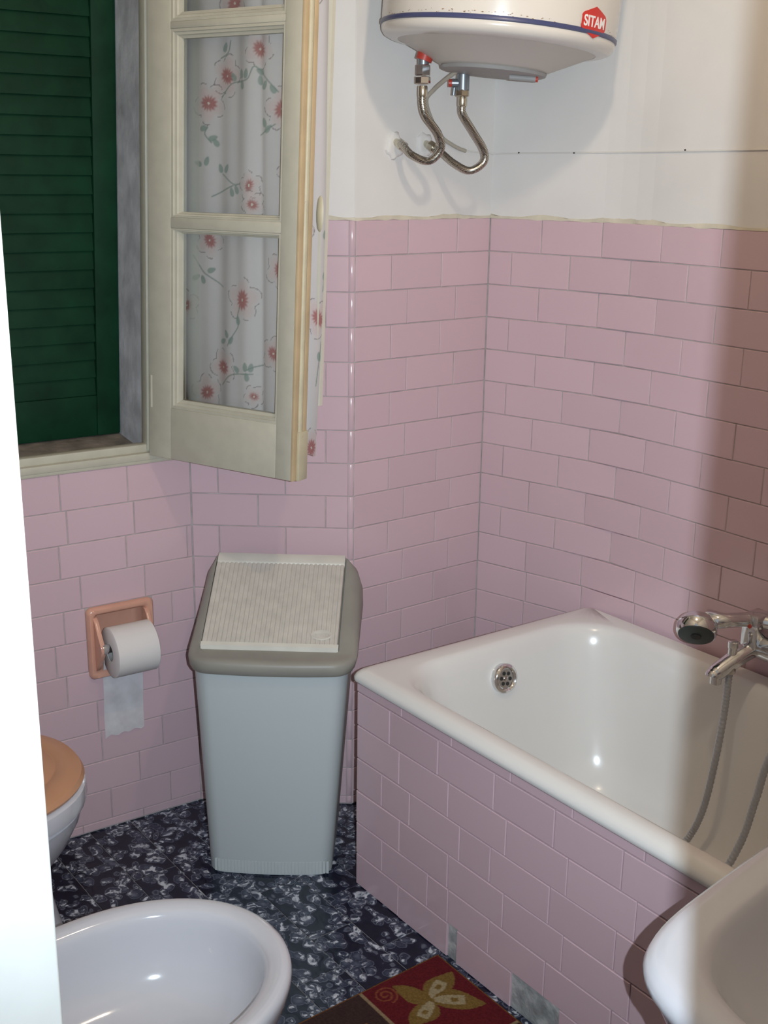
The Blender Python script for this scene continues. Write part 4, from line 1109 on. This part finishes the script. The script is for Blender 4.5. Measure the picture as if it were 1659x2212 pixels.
# rough plaster round the two wall outlets
for c, lb in ((W1, 'rough plaster patch round the left hose outlet on the wall'), (Vector((-0.336, -0.2952, 1.559)), 'rough plaster patch round the right hose outlet on the wall')):
    m = MB(); rings = []; seeds = [random.uniform(0.82, 1.18) for _ in range(20)]
    for f_, d in ((1.0, -0.003), (0.94, 0.003), (0.7, 0.006), (0.4, 0.005)):
        rings.append([(c.x + d, c.y + 0.023 * f_ * s_ * math.cos(2 * math.pi * j / 20), c.z - 0.004 + 0.027 * f_ * s_ * math.sin(2 * math.pi * j / 20)) for j, s_ in enumerate(seeds)])
    m.loft(rings, False, True)
    tag(m.build('plaster_patch', 'plaster', smooth=True, angle=50), lb, 'plaster patch')

# power cable: from the heater cover down to the wall corner, then thin wire along the back wall
PC = tag(empty('power_cable'), 'thin power cable from the water heater running along the back wall', 'cable')
pth = spline([(-0.185, -0.336, 1.698), (-0.225, -0.338, 1.680), (-0.262, -0.334, 1.664), (-0.292, -0.329, 1.644), (-0.325, -0.285, 1.607), (-0.3325, -0.249, 1.573), (-0.3325, -0.222, 1.559), (-0.3325, -0.20, 1.5505), (-0.332, -0.18, 1.5455)], 8)
m = MB(); m.tube(pth, 0.0042, 10); m.build('flex', 'cable_grey', PC, smooth=True)
wp = [(-0.332, -0.18, 1.5455), (-0.333, -0.12, 1.5425), (-0.331, -0.0945, 1.541)] + [tuple((Dp(s) + Vector((0, -0.0005))).to_3d() + Vector((0, 0, 1.5415 + 0.012 * s))) for s in [0.03 + 0.04 * k for k in range(40)]]
m = MB(); m.tube(spline(wp, 4), 0.0015, 8); m.build('wire', 'wire_white', PC, smooth=True)
for s in (0.07, 0.21):
    p = Dp(s) + nD1 * 0.001; m = MB(); m.lathe([(0.0018, 0), (0.0016, 0.002)], (p.x, p.y, 1.5435), (nD1.x, nD1.y, 0), 8); m.build('nail', 'rubber', PC)
for x in (-0.06 + 0.0, 0.139, 0.36, 0.6):
    if x < 0: continue
    m = MB(); m.lathe([(0.0018, 0), (0.0016, 0.002)], (x, -0.003, 1.5495), (0, -1, 0), 8); m.build('nail', 'rubber', PC)

# ------------------------------------------------------------------ pendant lamp in the middle of the room (above the frame)
LP = tag(empty('pendant_lamp'), 'bare bulb pendant lamp hanging from the ceiling above the frame', 'lamp')
LX, LY, LZ = 0.74, -0.89, 2.22
m = MB(); m.lathe([(0.008, -0.034), (0.02, -0.030), (0.030, -0.016), (0.032, 0.0), (0.028, 0.016), (0.018, 0.032), (0.013, 0.042)], (LX, LY, LZ), (0, 0, 1), 20); m.build('bulb', 'bulb', LP, smooth=True)
m = MB(); m.lathe([(0.017, 0.042), (0.019, 0.05), (0.018, 0.09), (0.008, 0.10)], (LX, LY, LZ), (0, 0, 1), 16); m.build('socket', 'wire_white', LP, smooth=True, angle=40)
m = MB(); m.tube([(LX, LY, LZ + 0.098), (LX, LY, ZC - 0.012)], 0.003, 8); m.build('cord', 'wire_white', LP, smooth=True)
m = MB(); m.lathe([(0.01, -0.03), (0.03, -0.024), (0.042, -0.006), (0.042, 0.0)], (LX, LY, ZC), (0, 0, 1), 20); m.build('ceiling_rose', 'wire_white', LP, smooth=True, angle=40)
